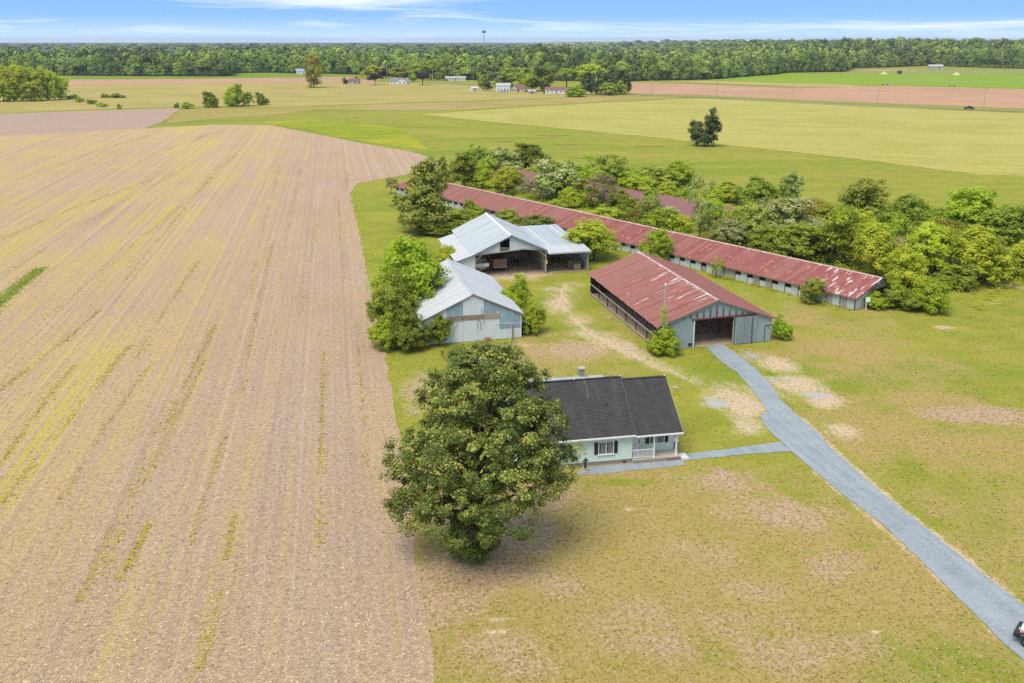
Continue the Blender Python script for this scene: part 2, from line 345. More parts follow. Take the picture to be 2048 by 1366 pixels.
sheet('corn_stubble_field', EDGE + [(-43.49, 243.70), (-38.70, 251.86), (-33.06, 258.59), (-24.46, 275.34), (-20.15, 285.72), (-36.72, 317.50), (-59.24, 344.48), (-87.19, 382.54), (-113.95, 418.19), (-140.67, 420.71), (-166.46, 402.48), (-214.08, 370.29), (-298.29, 304.81), (-163.41, 108.11), (-64.95, 37.24)],
      .03, M_stub, 'broad harvested corn field of pale stubble with yellow weed rows', .18, 2.0)
sheet('ploughed_field', [(-298.29, 304.81), (-214.08, 370.29), (-166.46, 402.48), (-172.14, 437.86), (-194.09, 524.72), (-204.09, 524.72), (-257.57, 496.89), (-277.73, 483.21), (-407.07, 419.44)], -.02,
      field_mat('ploughed_soil', (.33, .225, .165), (.37, .265, .20), (.33, .24, .20), R(20), (.05, .5), .8, .6), 'pale bare ploughed field beyond the stubble', .4, 6)
M_khaki = field_mat('khaki_grass', (.32, .258, .078), (.375, .295, .098), (.275, .24, .062), R(4), (.008, .06), .5, .6)
sheet('dry_meadow', [(-419.41, 432.44), (-289.34, 479.90), (-241.43, 522.77), (-198.31, 534.68), (-183.67, 542.93), (-138.99, 534.68), (-71.93, 573.86), (-4.72, 603.28), (86.85, 653.41), (90.13, 678.43), (-27.92, 783.11), (-76.55, 838.41), (-161.53, 869.06), (-407.87, 828.67), (-692.03, 719.70)], -.06, M_khaki,
      'khaki dry meadow in front of the far houses', .8, 12)
M_mott = field_mat('mottled_grass', (.32, .225, .08), (.27, .24, .05), (.38, .27, .12), R(8), (.02, .16), .35, .6)
sheet('rough_strip', [(-166.81, 427.15), (-191.17, 515.11), (-178.27, 526.68), (-135.95, 522.77), (-70.80, 564.68), (-4.64, 593.15), (86.07, 647.44), (136.59, 650.41), (109.35, 619.12), (11.03, 547.14), (-35.30, 507.67), (-110.89, 515.11), (-133.10, 470.24), (-156.55, 446.25)], -.05, M_mott,
      'mottled strip of rough brown and green grass', .8, 8)
M_orange = field_mat('orange_soil', (.40, .225, .135), (.44, .262, .16), (.36, .215, .13), R(5), (.01, .10), .3, .6)
sheet('tilled_strip', [(-752.20, 783.11), (-489.90, 819.14), (-389.94, 791.82), (-280.29, 833.51), (-159.61, 858.60), (-136.48, 848.39), (-129.23, 879.77), (-182.41, 982.62), (-323.20, 931.41), (-449.17, 913.54), (-843.93, 879.77)], -.045, M_orange,
      'orange brown tilled strip in front of the left woods', .5, 15)
M_crop = field_mat('green_crop', (.135, .215, .015), (.165, .235, .02), (.19, .235, .03), R(5), (.01, .08), .3, .7)
sheet('green_crop_strip', [(-843.93, 879.77), (-449.17, 913.54), (-323.20, 931.41), (-182.41, 982.62), (-203.14, 1095.36), (-293.31, 1138.85), (-355.18, 1095.36), (-403.64, 1003.28), (-961.15, 1003.28)], -.04, M_crop, 'bright green crop strip along the left woods', .5, 15)
M_hay = field_mat('hay_grass', (.33, .298, .068), (.39, .342, .100), (.29, .275, .05), R(-12), (.012, .16), .6, .55)
sheet('hay_field', [(-50.11, 479.90), (7.79, 534.68), (107.04, 605.86), (137.03, 619.12), (186.46, 578.57), (281.53, 489.95), (350.58, 421.98), (174.26, 204.97), (146.28, 250.00), (114.98, 299.48), (57.11, 366.38), (-5.84, 432.44)], -.04, M_hay,
      'pale yellow green hay field behind the farm', .6, 6)
sheet('ploughed_strip', [(89.28, 672.00), (112.39, 848.39), (169.58, 809.83), (238.36, 742.26), (327.27, 787.45), (419.43, 734.59), (538.62, 653.41), (379.79, 457.94), (300.03, 522.77), (218.83, 578.57), (137.21, 653.41)], -.045, M_orange,
      'reddish ploughed field across the road', .6, 12)
sheet('fallow_strip', [(149.79, 879.77), (193.85, 879.77), (301.50, 800.73), (313.10, 758.08), (248.61, 774.59), (184.83, 838.41)], -.035, field_mat('fallow_soil', (.42, .27, .15), (.40, .29, .13), (.35, .27, .09), R(5), (.01, .1), .3), 'thin tan fallow strip beside the green crop', .4, 12)
M_bright = field_mat('bright_crop', (.165, .270, .010), (.205, .285, .014), (.24, .275, .03), R(4), (.01, .07), .3, .6)
sheet('bright_crop_field', [(186.33, 890.75), (303.09, 1047.32), (338.16, 1095.36), (595.71, 1047.32), (822.88, 1003.28), (548.59, 665.69), (423.75, 742.26), (359.48, 800.73), (274.74, 800.73), (219.21, 863.80)], -.05, M_bright, 'vivid green crop field in front of the right woods', .5, 15)
sheet('tan_headland', [(419.88, 1147.97), (513.80, 1258.68), (614.00, 1340.88), (670.98, 1328.49), (606.26, 1247.75), (459.85, 1157.23)], -.045, M_orange, 'tan bare headland at the edge of the right woods', .5, 15)
sheet('pale_crop_field', [(340.74, 1103.79), (456.20, 1147.97), (630.49, 1247.75), (696.68, 1226.44), (971.27, 1185.92), (828.64, 1010.37), (600.06, 1055.03)], -.042, field_mat('pale_crop', (.20, .235, .05), (.235, .25, .065), (.27, .25, .09), R(4), (.01, .07), .3), 'greyish green crop field beyond the vivid one', .5, 15)
# yellow flowering margin along the stubble
M_yel = field_mat('yellow_margin_grass', (.20, .225, .012), (.37, .335, .012), (.17, .2, .014), R(20), (.05, .3), .9, .7)
sheet('yellow_margin', [(-123.83, 432.44), (-101.99, 449.12), (-51.38, 407.19), (-29.92, 321.96), (-42.21, 332.85), (-65.35, 356.93), (-95.62, 400.16)], -.045, field_mat('margin_grass', (.185, .225, .012), (.26, .27, .016), (.33, .31, .02), R(20), (.03, .12), .5, .8), 'yellow flowering grass margin beyond the stubble', .5, 4)
# bare reddish scalds in the meadow
M_scald = field_mat('scald_soil', (.285, .205, .045), (.31, .235, .055), (.25, .22, .035), R(5), (.1, .4), 1.2)
for c_, rx, ry in (((52.51, 336.09), 6, 3.5), ((21.42, 341.08), 5, 3), ((17.11, 374.29), 8, 3), ((96.81, 258.59), 5, 3), ((65.37, 250.93), 4, 2.2), ((-2.78, 351.49), 4, 2.5), ((23.23, 300.80), 4, 2)):
    sheet('bare_patch', [(c_[0] + rx * math.cos(a) * random.uniform(.6, 1.1), c_[1] + ry * math.sin(a) * random.uniform(.6, 1.1)) for a in [k * math.pi / 9 for k in range(18)]], .012, M_scald, 'reddish bare scald in the green meadow', 0)
# asphalt county road
def ribbon(name, pts, w, z, m, label, jitter=0.0, step=4.0):
    Lp, Rp = [], []
    for i, p in enumerate(pts):
        a = pts[max(i - 1, 0)]; b = pts[min(i + 1, len(pts) - 1)]; d = Vector((b[0] - a[0], b[1] - a[1])).normalized(); n = Vector((-d.y, d.x))
        ww = w[i] if isinstance(w, (list, tuple)) else w
        Lp.append((p[0] + n.x * ww / 2, p[1] + n.y * ww / 2)); Rp.append((p[0] - n.x * ww / 2, p[1] - n.y * ww / 2))
    return sheet(name, Lp + Rp[::-1], z, m, label, jitter, step)
M_asph = plain('asphalt', (.17, .165, .16), (.13, .13, .13), .3, .9)
ribbon('road', [(-245.07, 949.98), (-165.68, 919.42), (-77.92, 848.39), (-28.95, 787.45), (88.05, 662.58), (132.39, 630.15), (210.35, 555.77), (286.44, 498.66), (363.48, 437.86)], 6.2, .0, M_asph, 'distant asphalt country road', 0, None)
ribbon('road_verge', [(86.46, 650.41), (130.34, 620.21), (207.14, 547.14), (281.92, 490.64), (357.99, 431.11)], 5, -.01, M_grass, 'grass verge beside the country road', 0, None)
def gravel_mat(name, c1, c2, c3, rot=-R(104)):
    t = NT(name); p = t.pos(); f = t.noise(p, 5.0, 5, .8); b = t.noise(p, .45, 4, .6); s = t.noise(p, 13.0, 2, .6)
    tr = t.noise(t.mapping(p, (.03, 1.1, 0), rot), 1.0, 3, .6)
    c = t.mix(t.step(b, .35, .65), c1, c2); c = t.mix(t.math('MULTIPLY', t.step(tr, .42, .66), .5), c, c3)
    c = t.mix(t.math('MULTIPLY', t.step(f, .52, .70), .7), c, tuple(x * 1.25 for x in c3))
    c = t.mix(t.math('MULTIPLY', t.step(f, .46, .28), .7), c, tuple(x * .5 for x in c1))
    c = t.mix(t.math('MULTIPLY', t.step(s, .47, .28), .6), c, tuple(x * .5 for x in c1))
    return t.done(c, .95, .15, t.bump(f, .7, .08))
M_gravel = gravel_mat('blue_grey_gravel', (.228, .262, .285), (.275, .305, .325), (.35, .378, .395))
sheet('driveway', [(25.32, 109.65), (27.77, 110.04), (28.60, 106.99), (29.53, 103.20), (30.08, 97.42), (29.99, 91.78), (30.61, 86.70), (31.38, 83.04), (31.27, 80.52), (31.92, 76.29), (32.99, 69.76), (34.64, 62.34), (36.31, 54.92), (38.22, 44.92), (34.18, 41.14), (32.39, 53.36), (31.54, 60.28), (30.62, 66.06), (29.10, 71.07), (27.59, 77.52), (26.96, 80.86), (26.54, 83.04), (26.29, 85.45), (26.55, 87.73), (27.51, 88.12), (27.62, 90.66), (27.49, 95.42), (27.04, 100.65), (26.01, 104.08)],
      .045, M_gravel, 'blue grey gravel driveway running to the red barn', .05, .5)
sheet('gravel_path', [(26.76, 81.20), (27.40, 79.21), (23.08, 78.57), (19.01, 77.72), (16.11, 77.10), (15.86, 78.35), (19.31, 79.10), (23.53, 80.30)], .03, M_gravel, 'narrow gravel path from driveway to porch', .03, .4)
sheet('front_gravel', [(5.81, 74.32), (6.62, 75.79), (11.45, 76.80), (16.23, 77.72), (16.43, 76.29), (12.91, 75.49), (8.14, 74.51)], .025, M_gravel, 'gravel strip along the front of the house', .03, .4)
# dark green woodland ground under and past the trees, reaching the horizon
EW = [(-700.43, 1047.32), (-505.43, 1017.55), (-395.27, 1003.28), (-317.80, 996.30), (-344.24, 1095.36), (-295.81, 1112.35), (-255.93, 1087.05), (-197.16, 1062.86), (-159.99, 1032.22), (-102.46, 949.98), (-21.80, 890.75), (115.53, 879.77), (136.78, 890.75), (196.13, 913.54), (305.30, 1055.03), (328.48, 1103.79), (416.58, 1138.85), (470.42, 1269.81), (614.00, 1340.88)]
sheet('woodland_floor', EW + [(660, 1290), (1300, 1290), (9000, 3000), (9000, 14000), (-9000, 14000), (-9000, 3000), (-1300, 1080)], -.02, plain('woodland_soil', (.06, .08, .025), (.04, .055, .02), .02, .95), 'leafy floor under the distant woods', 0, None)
M_strawdry = plain('driveway_edge_soil', (.46, .33, .17), (.40, .30, .13), 1.0, .95)
M_dirt = gravel_mat('bare_earth', (.38, .27, .18), (.46, .34, .23), (.52, .40, .29))

# ------------------------------------------------------------------ building helpers
def rib_mesh(name, w, L, m, pitch=.3, h=.035, rw=.06):
    """one sheet of ribbed metal: x 0..w across, y 0..L along, ribs stand up in z"""
    xs = []; n = max(1, int(round(w / pitch)))
    for i in range(n):
        c0 = (i + .5) * w / n
        xs += [(c0 - rw, 0), (c0 - rw * .5, h), (c0 + rw * .5, h), (c0 + rw, 0)]
    xs = [(0, 0)] + xs + [(w - .012, 0)]
    b = MB()
    for (xa, za), (xb, zb) in zip(xs[:-1], xs[1:]): b.quad((xa, 0, za), (xb, 0, zb), (xb, L, zb), (xa, L, za))
    return b.mesh(name, m)
def slope_frame(p_eave, p_ridge, along_dir):
    """matrix whose y runs up the slope from p_eave to p_ridge and x along the eave"""
    Y = (Vector(p_ridge) - Vector(p_eave)).normalized(); X = Vector(along_dir).normalized(); Z = X.cross(Y)
    M = Matrix.Identity(4)
    for i in range(3): M[i][0], M[i][1], M[i][2], M[i][3] = X[i], Y[i], Z[i], p_eave[i]
    return M
def panel_slope(parent, p_eave, p_ridge, along_dir, total, pw, mats, name='roof_panel', pick=None, lift=.012):
    """cover one plane with sheets sharing mesh data; pick(i, n) chooses which material"""
    S = (Vector(p_ridge) - Vector(p_eave)).length; n = max(1, int(round(total / pw))); w = total / n
    meshes = [rib_mesh(name, w, S, m) for m in mats]
    M0 = slope_frame(p_eave, p_ridge, along_dir); out = []
    for i in range(n):
        k = pick(i, n) if pick else 0
        M = M0 @ Matrix.Translation((i * w, random.uniform(-.04, .04), lift * (i % 2) + random.uniform(0, .01))) @ Matrix.Rotation(random.gauss(0, .0016), 4, 'X')
        out.append(link(name, meshes[k], parent, M))
    return out
def wall_strip(parent, a, b, z0, ztop, pw, m, name='wall_panel', outward=1, z0f=None, pitch=.25):
    """vertical ribbed wall sheets from a to b (local xy), top height from ztop(t along)"""
    a, b = Vector((*a, 0)), Vector((*b, 0)); L = (b - a).length; d = (b - a) / L; nrm = Vector((d.y, -d.x, 0)) * outward
    n = max(1, int(round(L / pw))); w = L / n
    mats = m if isinstance(m, list) else [m]
    for i in range(n):
        bm_ = MB(); k = max(2, int(round(w / pitch))); cols = []
        for j in range(k):
            t0 = i * w + (j + .0) * w / k; u = w / k
            cols += [(t0 + .002, 0), (t0 + u * .55, 0), (t0 + u * .68, .03), (t0 + u * .87, .03), (t0 + u - .002, 0)]
        for (ta, oa), (tb, ob) in zip(cols[:-1], cols[1:]):
            pa = a + d * ta + nrm * oa; pb = a + d * tb + nrm * ob
            za, zb = (ztop(ta), ztop(tb)); ya, yb = (z0f(ta), z0f(tb)) if z0f else (z0, z0)
            if za - ya < .02 and zb - yb < .02: continue
            bm_.quad((pa.x, pa.y, ya), (pb.x, pb.y, yb), (pb.x, pb.y, max(zb, yb)), (pa.x, pa.y, max(za, ya)))
        if bm_.f: bm_.build(name, mats[i % len(mats)] if len(mats) == n else random.choice(mats), parent)
def metal_mat(name, base, base2, patch=None, thr=.62, streak=(3.0, .35), rough=.55, spec=.4, patch2=None, thr2=.68, ridge_grow=0.0, L=8.0, metal=0.0):
    """weathered sheet: streaks run along local y"""
    t = NT(name); p = t.obj(); r = t.rnd()
    off = t.node('ShaderNodeCombineXYZ'); t.set(off.inputs[0], t.math('MULTIPLY', r, 37.0)); t.set(off.inputs[1], t.math('MULTIPLY', r, 91.0))
    n = t.noise(t.mapping(p, (streak[0], streak[1], 1), 0, off.outputs[0]), 1.0, 4, .62)
    n2 = t.noise(t.mapping(p, (1.2, .6, 1), 0, off.outputs[0]), 1.0, 4, .6)
    f = t.math('ADD', t.math('MULTIPLY', t.step(n2, .3, .7), .6), t.math('MULTIPLY', r, .4))
    c = t.mix(f, base, base2)
    if patch2: c = t.mix(t.math('MULTIPLY', t.step(t.math('ADD', n2, t.math('MULTIPLY', r, .08)), thr2, thr2 + .06), .8), c, patch2)
    if patch:
        g = n
        if ridge_grow:
            s = t.node('ShaderNodeSeparateXYZ'); t.l.new(p, s.inputs[0])
            g = t.math('ADD', n, t.math('MULTIPLY', t.step(s.outputs[1], L * .35, L), ridge_grow))
        c = t.mix(t.math('MULTIPLY', t.step(g, thr, thr + .07), .9), c, patch)
    return t.done(c, rough, spec, None, metal)
W_WHITE = (.62, .62, .60); RED1, RED2 = (.300, .120, .090), (.245, .092, .074); RUST = (.46, .19, .085)
M_red = metal_mat('red_roof_sheet', RED1, RED2, (.60, .42, .36), .735, patch2=RUST, thr2=.72)
M_red_worn = metal_mat('red_roof_worn', RED1, (.22, .062, .056), (.66, .58, .55), .645, (3.4, .22), patch2=(.44, .15, .08), thr2=.64, ridge_grow=.10, L=8.5)
M_red_peel = metal_mat('red_roof_peeling', RED1, (.20, .05, .045), (.64, .57, .54), .60, (3.0, .30), patch2=(.44, .16, .08), thr2=.60)
M_red_rust = metal_mat('red_roof_rusting', (.27, .082, .068), (.21, .06, .055), (.64, .48, .40), .67, (3.2, .7), patch2=RUST, thr2=.62)
M_red_bare = metal_mat('red_roof_bare', (.24, .06, .05), (.30, .09, .07), (.62, .60, .60), .535, (2.4, .34), patch2=RUST, thr2=.66)
M_old_red = metal_mat('faded_red_roof', (.25, .115, .105), (.21, .095, .092), (.42, .30, .27), .72)
M_galv = metal_mat('galvanised_roof', (.335, .375, .405), (.39, .43, .455), (.27, .305, .33), .64, (2.5, .2), .42, .45)
M_galv_pale = metal_mat('pale_galvanised_roof', (.42, .435, .455), (.475, .485, .50), (.36, .36, .375), .66, (2.5, .3), .5, .4)
M_wwall = metal_mat('white_wall_sheet', (.64, .68, .70), (.56, .62, .65), (.48, .52, .54), .66, (1.2, .5), .6, .3)
M_bluewall = metal_mat('blue_grey_wall_sheet', (.30, .40, .46), (.22, .31, .38), (.46, .54, .58), .6, (1.5, .6), .5, .35)
M_barnwall = metal_mat('blue_green_barn_sheet', (.32, .385, .40), (.26, .32, .335), (.40, .45, .455), .64, (1.2, .4), .55, .3)
M_wood = plain('weathered_wood', (.26, .21, .165), (.17, .135, .105), 3.0, .9)
M_darkwood = plain('dark_wood', (.075, .052, .04), (.05, .036, .03), 3.0, .9)
M_palewood = plain('pale_wood', (.46, .42, .37), (.34, .30, .26), 3.0, .9)
M_ply = plain('stained_plywood', (.33, .255, .18), (.17, .13, .09), .9, .9)
M_white = plain('white_paint', (.78, .78, .77), (.70, .70, .69), 3.0, .45)
M_black = plain('black_paint', (.018, .018, .022), (.03, .03, .034), 3.0, .5)
M_conc = plain('concrete', (.42, .385, .34), (.34, .31, .27), 1.5, .9)
M_rust = plain('rust', (.20, .085, .055), (.12, .06, .045), 3.0, .9)
M_dark = plain('dark_metal', (.04, .04, .043), (.06, .05, .045), 3.0, .6)
M_glass = NT('window_glass').done((.035, .042, .045), .08, .6)
M_trim_red = plain('red_trim', (.19, .055, .05), (.13, .045, .045), 2.0, .8)

def gable_roof(b, x0, x1, y0, y1, ze, zr, mats, pick_l=None, pick_r=None, pw=.95, ov=.4, oe=.3, cap=None, xr=None, axis_name='roof'):
    """ridge along local y at x=xr; slopes to x0 and x1; returns the roof part"""
    xr = (x0 + x1) / 2 if xr is None else xr; ya, yb = y0 - oe, y1 + oe; Ly = yb - ya
    sl = (zr - ze) / (xr - x0); srr = (zr - ze) / (x1 - xr)
    capm = cap or mats[0]
    r = MB()
    r.quad((xr - .28, ya, zr - .28 * sl + .06), (xr, ya, zr + .065), (xr, yb, zr + .065), (xr - .28, yb, zr - .28 * sl + .06))
    r.quad((xr, ya, zr + .065), (xr + .28, ya, zr - .28 * srr + .06), (xr + .28, yb, zr - .28 * srr + .06), (xr, yb, zr + .065))
    roof = r.build(axis_name, capm, b)
    panel_slope(roof, (x0 - ov, yb, ze - ov * sl), (xr, yb, zr), (0, -1, 0), Ly, pw, mats, pick=pick_l)
    panel_slope(roof, (x1 + ov, ya, ze - ov * srr), (xr, ya, zr), (0, 1, 0), Ly, pw, mats, pick=pick_r)
    for yy in (ya + .03, yb - .03):      # barge boards at both ends and purlins below the sheets
        MB().bar((x0 - ov, yy, ze - ov * sl - .1), (xr, yy, zr - .1), .05, .16).build('barge_board', M_wood, roof); MB().bar((x1 + ov, yy, ze - ov * srr - .1), (xr, yy, zr - .1), .05, .16).build('barge_board', M_wood, roof)
    q = MB(); k = max(3, int((xr - x0) / 1.2))
    for i in range(k):
        t = (i + .5) / k
        q.bar((x0 + (xr - x0) * t, ya + .1, ze + (zr - ze) * t - .1), (x0 + (xr - x0) * t, yb - .1, ze + (zr - ze) * t - .1), .05, .1)
        q.bar((x1 + (xr - x1) * t, ya + .1, ze + (zr - ze) * t - .1), (x1 + (xr - x1) * t, yb - .1, ze + (zr - ze) * t - .1), .05, .1)
    q.build('purlins', M_wood, roof)
    return roof
def gab(xl, xr_, apex, ze, zr):      # gable height under the roof at distance t from xl
    return lambda t: (ze + (zr - ze) * ((xl + t) - xl) / (apex - xl) if xl + t <= apex else ze + (zr - ze) * (xr_ - (xl + t)) / (xr_ - apex)) - .12

# ------------------------------------------------------------------ house
TH = R(10.5)
house = empty('house', (11.37, 76.9, 0), TH, 'mint green cottage with dark shingle roof and white porch', 'house')
t = NT('mint_siding'); p = t.obj(); s = t.node('ShaderNodeSeparateXYZ'); t.l.new(p, s.inputs[0])
n = t.noise(t.mapping(p, (.5, .5, 2)), 1.0, 4, .6)
M_mint = t.done(t.mix(t.step(n, .3, .7), (.66, .77, .645), (.61, .72, .60)), .6, .3)
t = NT('dark_shingles'); p = t.obj(); sp = t.node('ShaderNodeSeparateXYZ'); t.l.new(p, sp.inputs[0])
br = t.node('ShaderNodeTexBrick'); t.l.new(p, br.inputs['Vector']); br.inputs['Scale'].default_value = 1.0
br.inputs['Brick Width'].default_value = .30; br.inputs['Row Height'].default_value = .145; br.inputs['Mortar Size'].default_value = .012
for k_, v_ in (('Color1', (.050, .048, .048, 1)), ('Color2', (.072, .068, .066, 1)), ('Mortar', (.028, .027, .027, 1))): br.inputs[k_].default_value = v_
n = t.noise(t.mapping(p, (1.2, .25, 1)), 1.0, 5, .6); n2 = t.noise(p, 9, 3, .7)
c = t.mix(t.math('MULTIPLY', t.step(n, .45, .75), .55), br.outputs[0], (.095, .088, .085)); c = t.mix(t.math('MULTIPLY', t.step(n2, .5, .75), .45), c, (.12, .112, .108))
M_shing = t.done(c, .95, .2, t.bump(n2, .4, .02))
M_found = plain('foundation_block', (.34, .28, .235), (.25, .21, .18), 3.0, .95)
M_curtain = plain('curtain', (.42, .46, .42), (.20, .23, .22), 6.0, .9)
def siding(b, a, c, z0, z1, normal_off, m=M_mint, course=.16, top=None):
    """lap boards: each course leans out a little at its foot"""
    a, c = Vector((*a, 0)), Vector((*c, 0)); d = (c - a).normalized(); nn = Vector((d.y, -d.x, 0)) * normal_off
    k = int(math.ceil((z1 - z0) / course)); L = (c - a).length
    for i in range(k):
        za = z0 + i * course; zb = min(z1, za + course)
        ta, tb = (top(za), top(zb)) if top else ((0, L), (0, L))
        b.quad(a + d * ta[0] + nn * .024 + Vector((0, 0, za)), a + d * ta[1] + nn * .024 + Vector((0, 0, za)), a + d * tb[1] + Vector((0, 0, zb)), a + d * tb[0] + Vector((0, 0, zb)))
        b.quad(a + d * ta[0] + nn * .0 + Vector((0, 0, za)), a + d * ta[0] + nn * .024 + Vector((0, 0, za)), a + d * ta[1] + nn * .024 + Vector((0, 0, za)), a + d * ta[1] + Vector((0, 0, za)))
HL = -10.9; HD = 9.5
MB().box(HL, 0, .02, HD, 0, .38).build('foundation', M_found, house)
w = MB()
siding(w, (HL, 0), (0, 0), .38, 3.0, 1)
siding(w, (0, 0), (0, 1.15), .38, 3.0, 1)
def gtop(z, A=0.0, Bq=HD, ze=3.0, zr=6.62):
    if z <= ze: return (0, Bq - A)
    q = (z - ze) / (zr - ze) * (Bq - A) / 2; return (q, Bq - A - q)
siding(w, (HL, HD), (HL, 0), .38, 6.6, 1, top=gtop)
siding(w, (0, 0), (0, HD), 3.0, 6.6, 1, top=gtop)
siding(w, (0, HD), (HL, HD), .38, 3.0, 1)
w.build('wall', M_mint, house)
w = MB(); siding(w, (0, 1.15), (4.55, 1.15), .38, 2.95, 1); siding(w, (4.55, 1.15), (4.55, HD), .38, 6.3, 1, top=lambda z: (0, HD - 1.15) if z < 3.4 else ((z - 3.4) / 2.95 * 3.65, HD - 1.15 - (z - 3.4) / 2.95 * 4.5)); siding(w, (4.55, HD), (0, HD), .38, 3.0, 1)
w.build('wall', M_mint, house)
MB().box(.0, 4.53, 1.17, HD, 0, .38).build('foundation', M_found, house)
for x, y in ((HL - .02, -.045), (-.07, -.045), (4.5, 1.09)): MB().box(x, x + .09, y, y + .06, .38, 2.9).build('corner_board', M_white, house)
def shingle_slope(parent, p_eave, p_ridge, along_dir, total, name='shingle_slope'):
    S = (Vector(p_ridge) - Vector(p_eave)).length; b = MB(); k = int(S / .145); cs = S / k
    for i in range(k):
        b.quad((0, i * cs, .035), (total, i * cs, .035), (total, (i + 1) * cs, .012), (0, (i + 1) * cs, .012))
        b.quad((0, i * cs, .0), (total, i * cs, .0), (total, i * cs, .035), (0, i * cs, .035))
    b.quad((0, 0, -.1), (0, S, -.1), (total, S, -.1), (total, 0, -.1))
    for x in (0, total): b.quad((x, 0, -.1), (x, S, -.1), (x, S, .02), (x, 0, .02))
    return link(name, b.mesh(name, M_shing), parent, slope_frame(p_eave, p_ridge, along_dir))
ZR, YR = 6.8, 4.72
roof = MB(); roof.bar((HL - .3, YR, ZR + .05), (.18, YR, ZR + .05), .3, .05); roof = roof.build('roof', M_shing, house)
shingle_slope(roof, (HL - .3, -.42, 2.98), (HL - .3, YR, ZR), (1, 0, 0), 11.38)
shingle_slope(roof, (.18, HD + .4, 2.98), (.18, YR, ZR), (-1, 0, 0), 11.38)
shingle_slope(roof, (.185, -.5, 2.90), (.185, YR, 6.52), (1, 0, 0), 4.65)
shingle_slope(roof, (4.835, HD + .4, 2.90), (4.835, YR, 6.52), (-1, 0, 0), 4.65)
b = MB(); b.bar((.20, -.46, 3.03), (.20, YR - .02, 6.84), .05, .06); b.build('step_flashing', plain('flashing', (.13, .125, .125), (.10, .098, .098), 2), roof)
b = MB(); b.bar((.2, YR, 6.56), (4.84, YR, 6.56), .28, .05); b.build('ridge_cap', M_shing, roof)
for a_, b__ in (((HL - .32, -.42, 2.86), (HL - .32, YR, ZR - .11)), ((HL - .32, HD + .4, 2.86), (HL - .32, YR, ZR - .11)), ((4.86, -.5, 2.78), (4.86, YR, 6.41)), ((4.86, HD + .4, 2.78), (4.86, YR, 6.41))):
    MB().bar(a_, b__, .03, .13).build('rake_board', plain('rake_paint', (.52, .52, .51), (.45, .45, .44), 2), roof)
for x0_, x1_, y_, z_ in ((HL - .3, .18, -.5, 2.92), (.2, 4.86, -.58, 2.84)):
    b = MB(); b.box(x0_, x1_, y_ - .06, y_ + .06, z_ - .08, z_ + .05); b.box(x0_, x1_, y_ + .06, y_ + .55, z_ - .1, z_ - .06); b.build('gutter', M_white, roof)
for x_ in (-4.55, .1, 4.7):
    b = MB(); b.tube([(x_, YR - .05, (ZR if x_ < 1 else 6.55) + .02), (x_, YR - .05, (ZR if x_ < 1 else 6.55) + .2)], [.07, .07], 8); b.build('ridge_light', M_white, roof)
b = MB(); b.tube([(-1.95, 2.2, 4.75), (-1.95, 2.2, 5.25)], [.05, .05], 8); b.build('vent_pipe', M_black, roof)
b = MB(); b.tube([(-3.6, 4.6, 6.85), (-3.55, 4.1, 6.45), (-3.5, 3.7, 6.13), (-3.6, 3.2, 5.75), (-3.55, 2.9, 5.52)], [.012] * 5, 4); b.build('cable', M_palewood, roof)
# rear dormer with a low grey roof just above the ridge
MB().prism([(HL + .5, 6.78), (-1.5, 6.78), (-1.5, 6.9), (HL + .5, 6.9)], YR + .02, YR + .6).build('dormer_roof', plain('grey_membrane', (.36, .38, .40), (.30, .32, .34), 1.0), roof)
MB().box(HL + .6, -1.6, YR + .15, YR + .55, 5.6, 6.78).build('dormer_wall', M_mint, roof)
ch = MB(); ch.box(-3.98, -3.42, YR + .15, YR + .7, 6.3, 7.75); ch = ch.build('chimney', plain('chimney_block', (.33, .29, .26), (.25, .22, .2), 4.0, .95), roof)
MB().box(-4.04, -3.36, YR + .09, YR + .76, 7.75, 7.87).build('chimney_cap', M_conc, roof)
MB().box(-4.0, -3.40, YR + .13, YR + .72, 6.7, 7.0).build('chimney_flashing', M_white, roof)
def window(parent, x0, x1, z0, z1, y, shutters=True, sashes=2):
    b = MB(); f = .07
    b.box(x0 - f, x0, y - .07, y, z0 - f, z1 + f); b.box(x1, x1 + f, y - .07, y, z0 - f, z1 + f)
    b.box(x0, x1, y - .07, y, z1, z1 + f); b.box(x0, x1, y - .07, y, z0 - f, z0)
    for i in range(1, sashes): xm = x0 + (x1 - x0) * i / sashes; b.box(xm - .045, xm + .045, y - .055, y, z0, z1)
    wi = b.build('window', M_white, parent)
    for i in range(sashes):
        xa = x0 + (x1 - x0) * i / sashes + .05; xb = x0 + (x1 - x0) * (i + 1) / sashes - .05
        MB().box(xa, xb, y - .03, y - .015, z0 + .02, z1 - .02).build('pane', M_glass, wi)
        b = MB(); q = 7
        for j in range(q):
            ca = xa + (xb - xa) * (.22 + .7 * j / q); b.box(ca, ca + (xb - xa) * .05, y - .036, y - .032, z0 + .05, z1 - .05)
        b.build('curtain', M_curtain, wi)
    MB().box(x0 - .12, x1 + .12, y - .12, y, z0 - .14, z0 - .07).build('sill', M_white, wi)
    if shutters:
        for xa in (x0 - .44, x1 + .09):
            s_ = MB().box(xa, xa + .36, y - .045, y, z0 - .04, z1 + .04).build('shutter', M_black, wi)
    return wi
window(house, -3.27, -1.88, 1.15, 2.3, -.03)
window(house, -7.6, -6.27, 1.15, 2.3, -.03)
window(house, 2.15, 3.55, 1.25, 2.25, 1.12)
d = MB().box(.28, 1.12, 1.05, 1.12, .42, 2.42).build('door', plain('door_paint', (.74, .73, .71), (.68, .67, .65), 2, .5), house)
b = MB(); b.box(.2, .28, 1.03, 1.12, .42, 2.5); b.box(1.12, 1.2, 1.03, 1.12, .42, 2.5); b.box(.28, 1.12, 1.03, 1.12, 2.42, 2.5); b.build('door_frame', M_white, d)
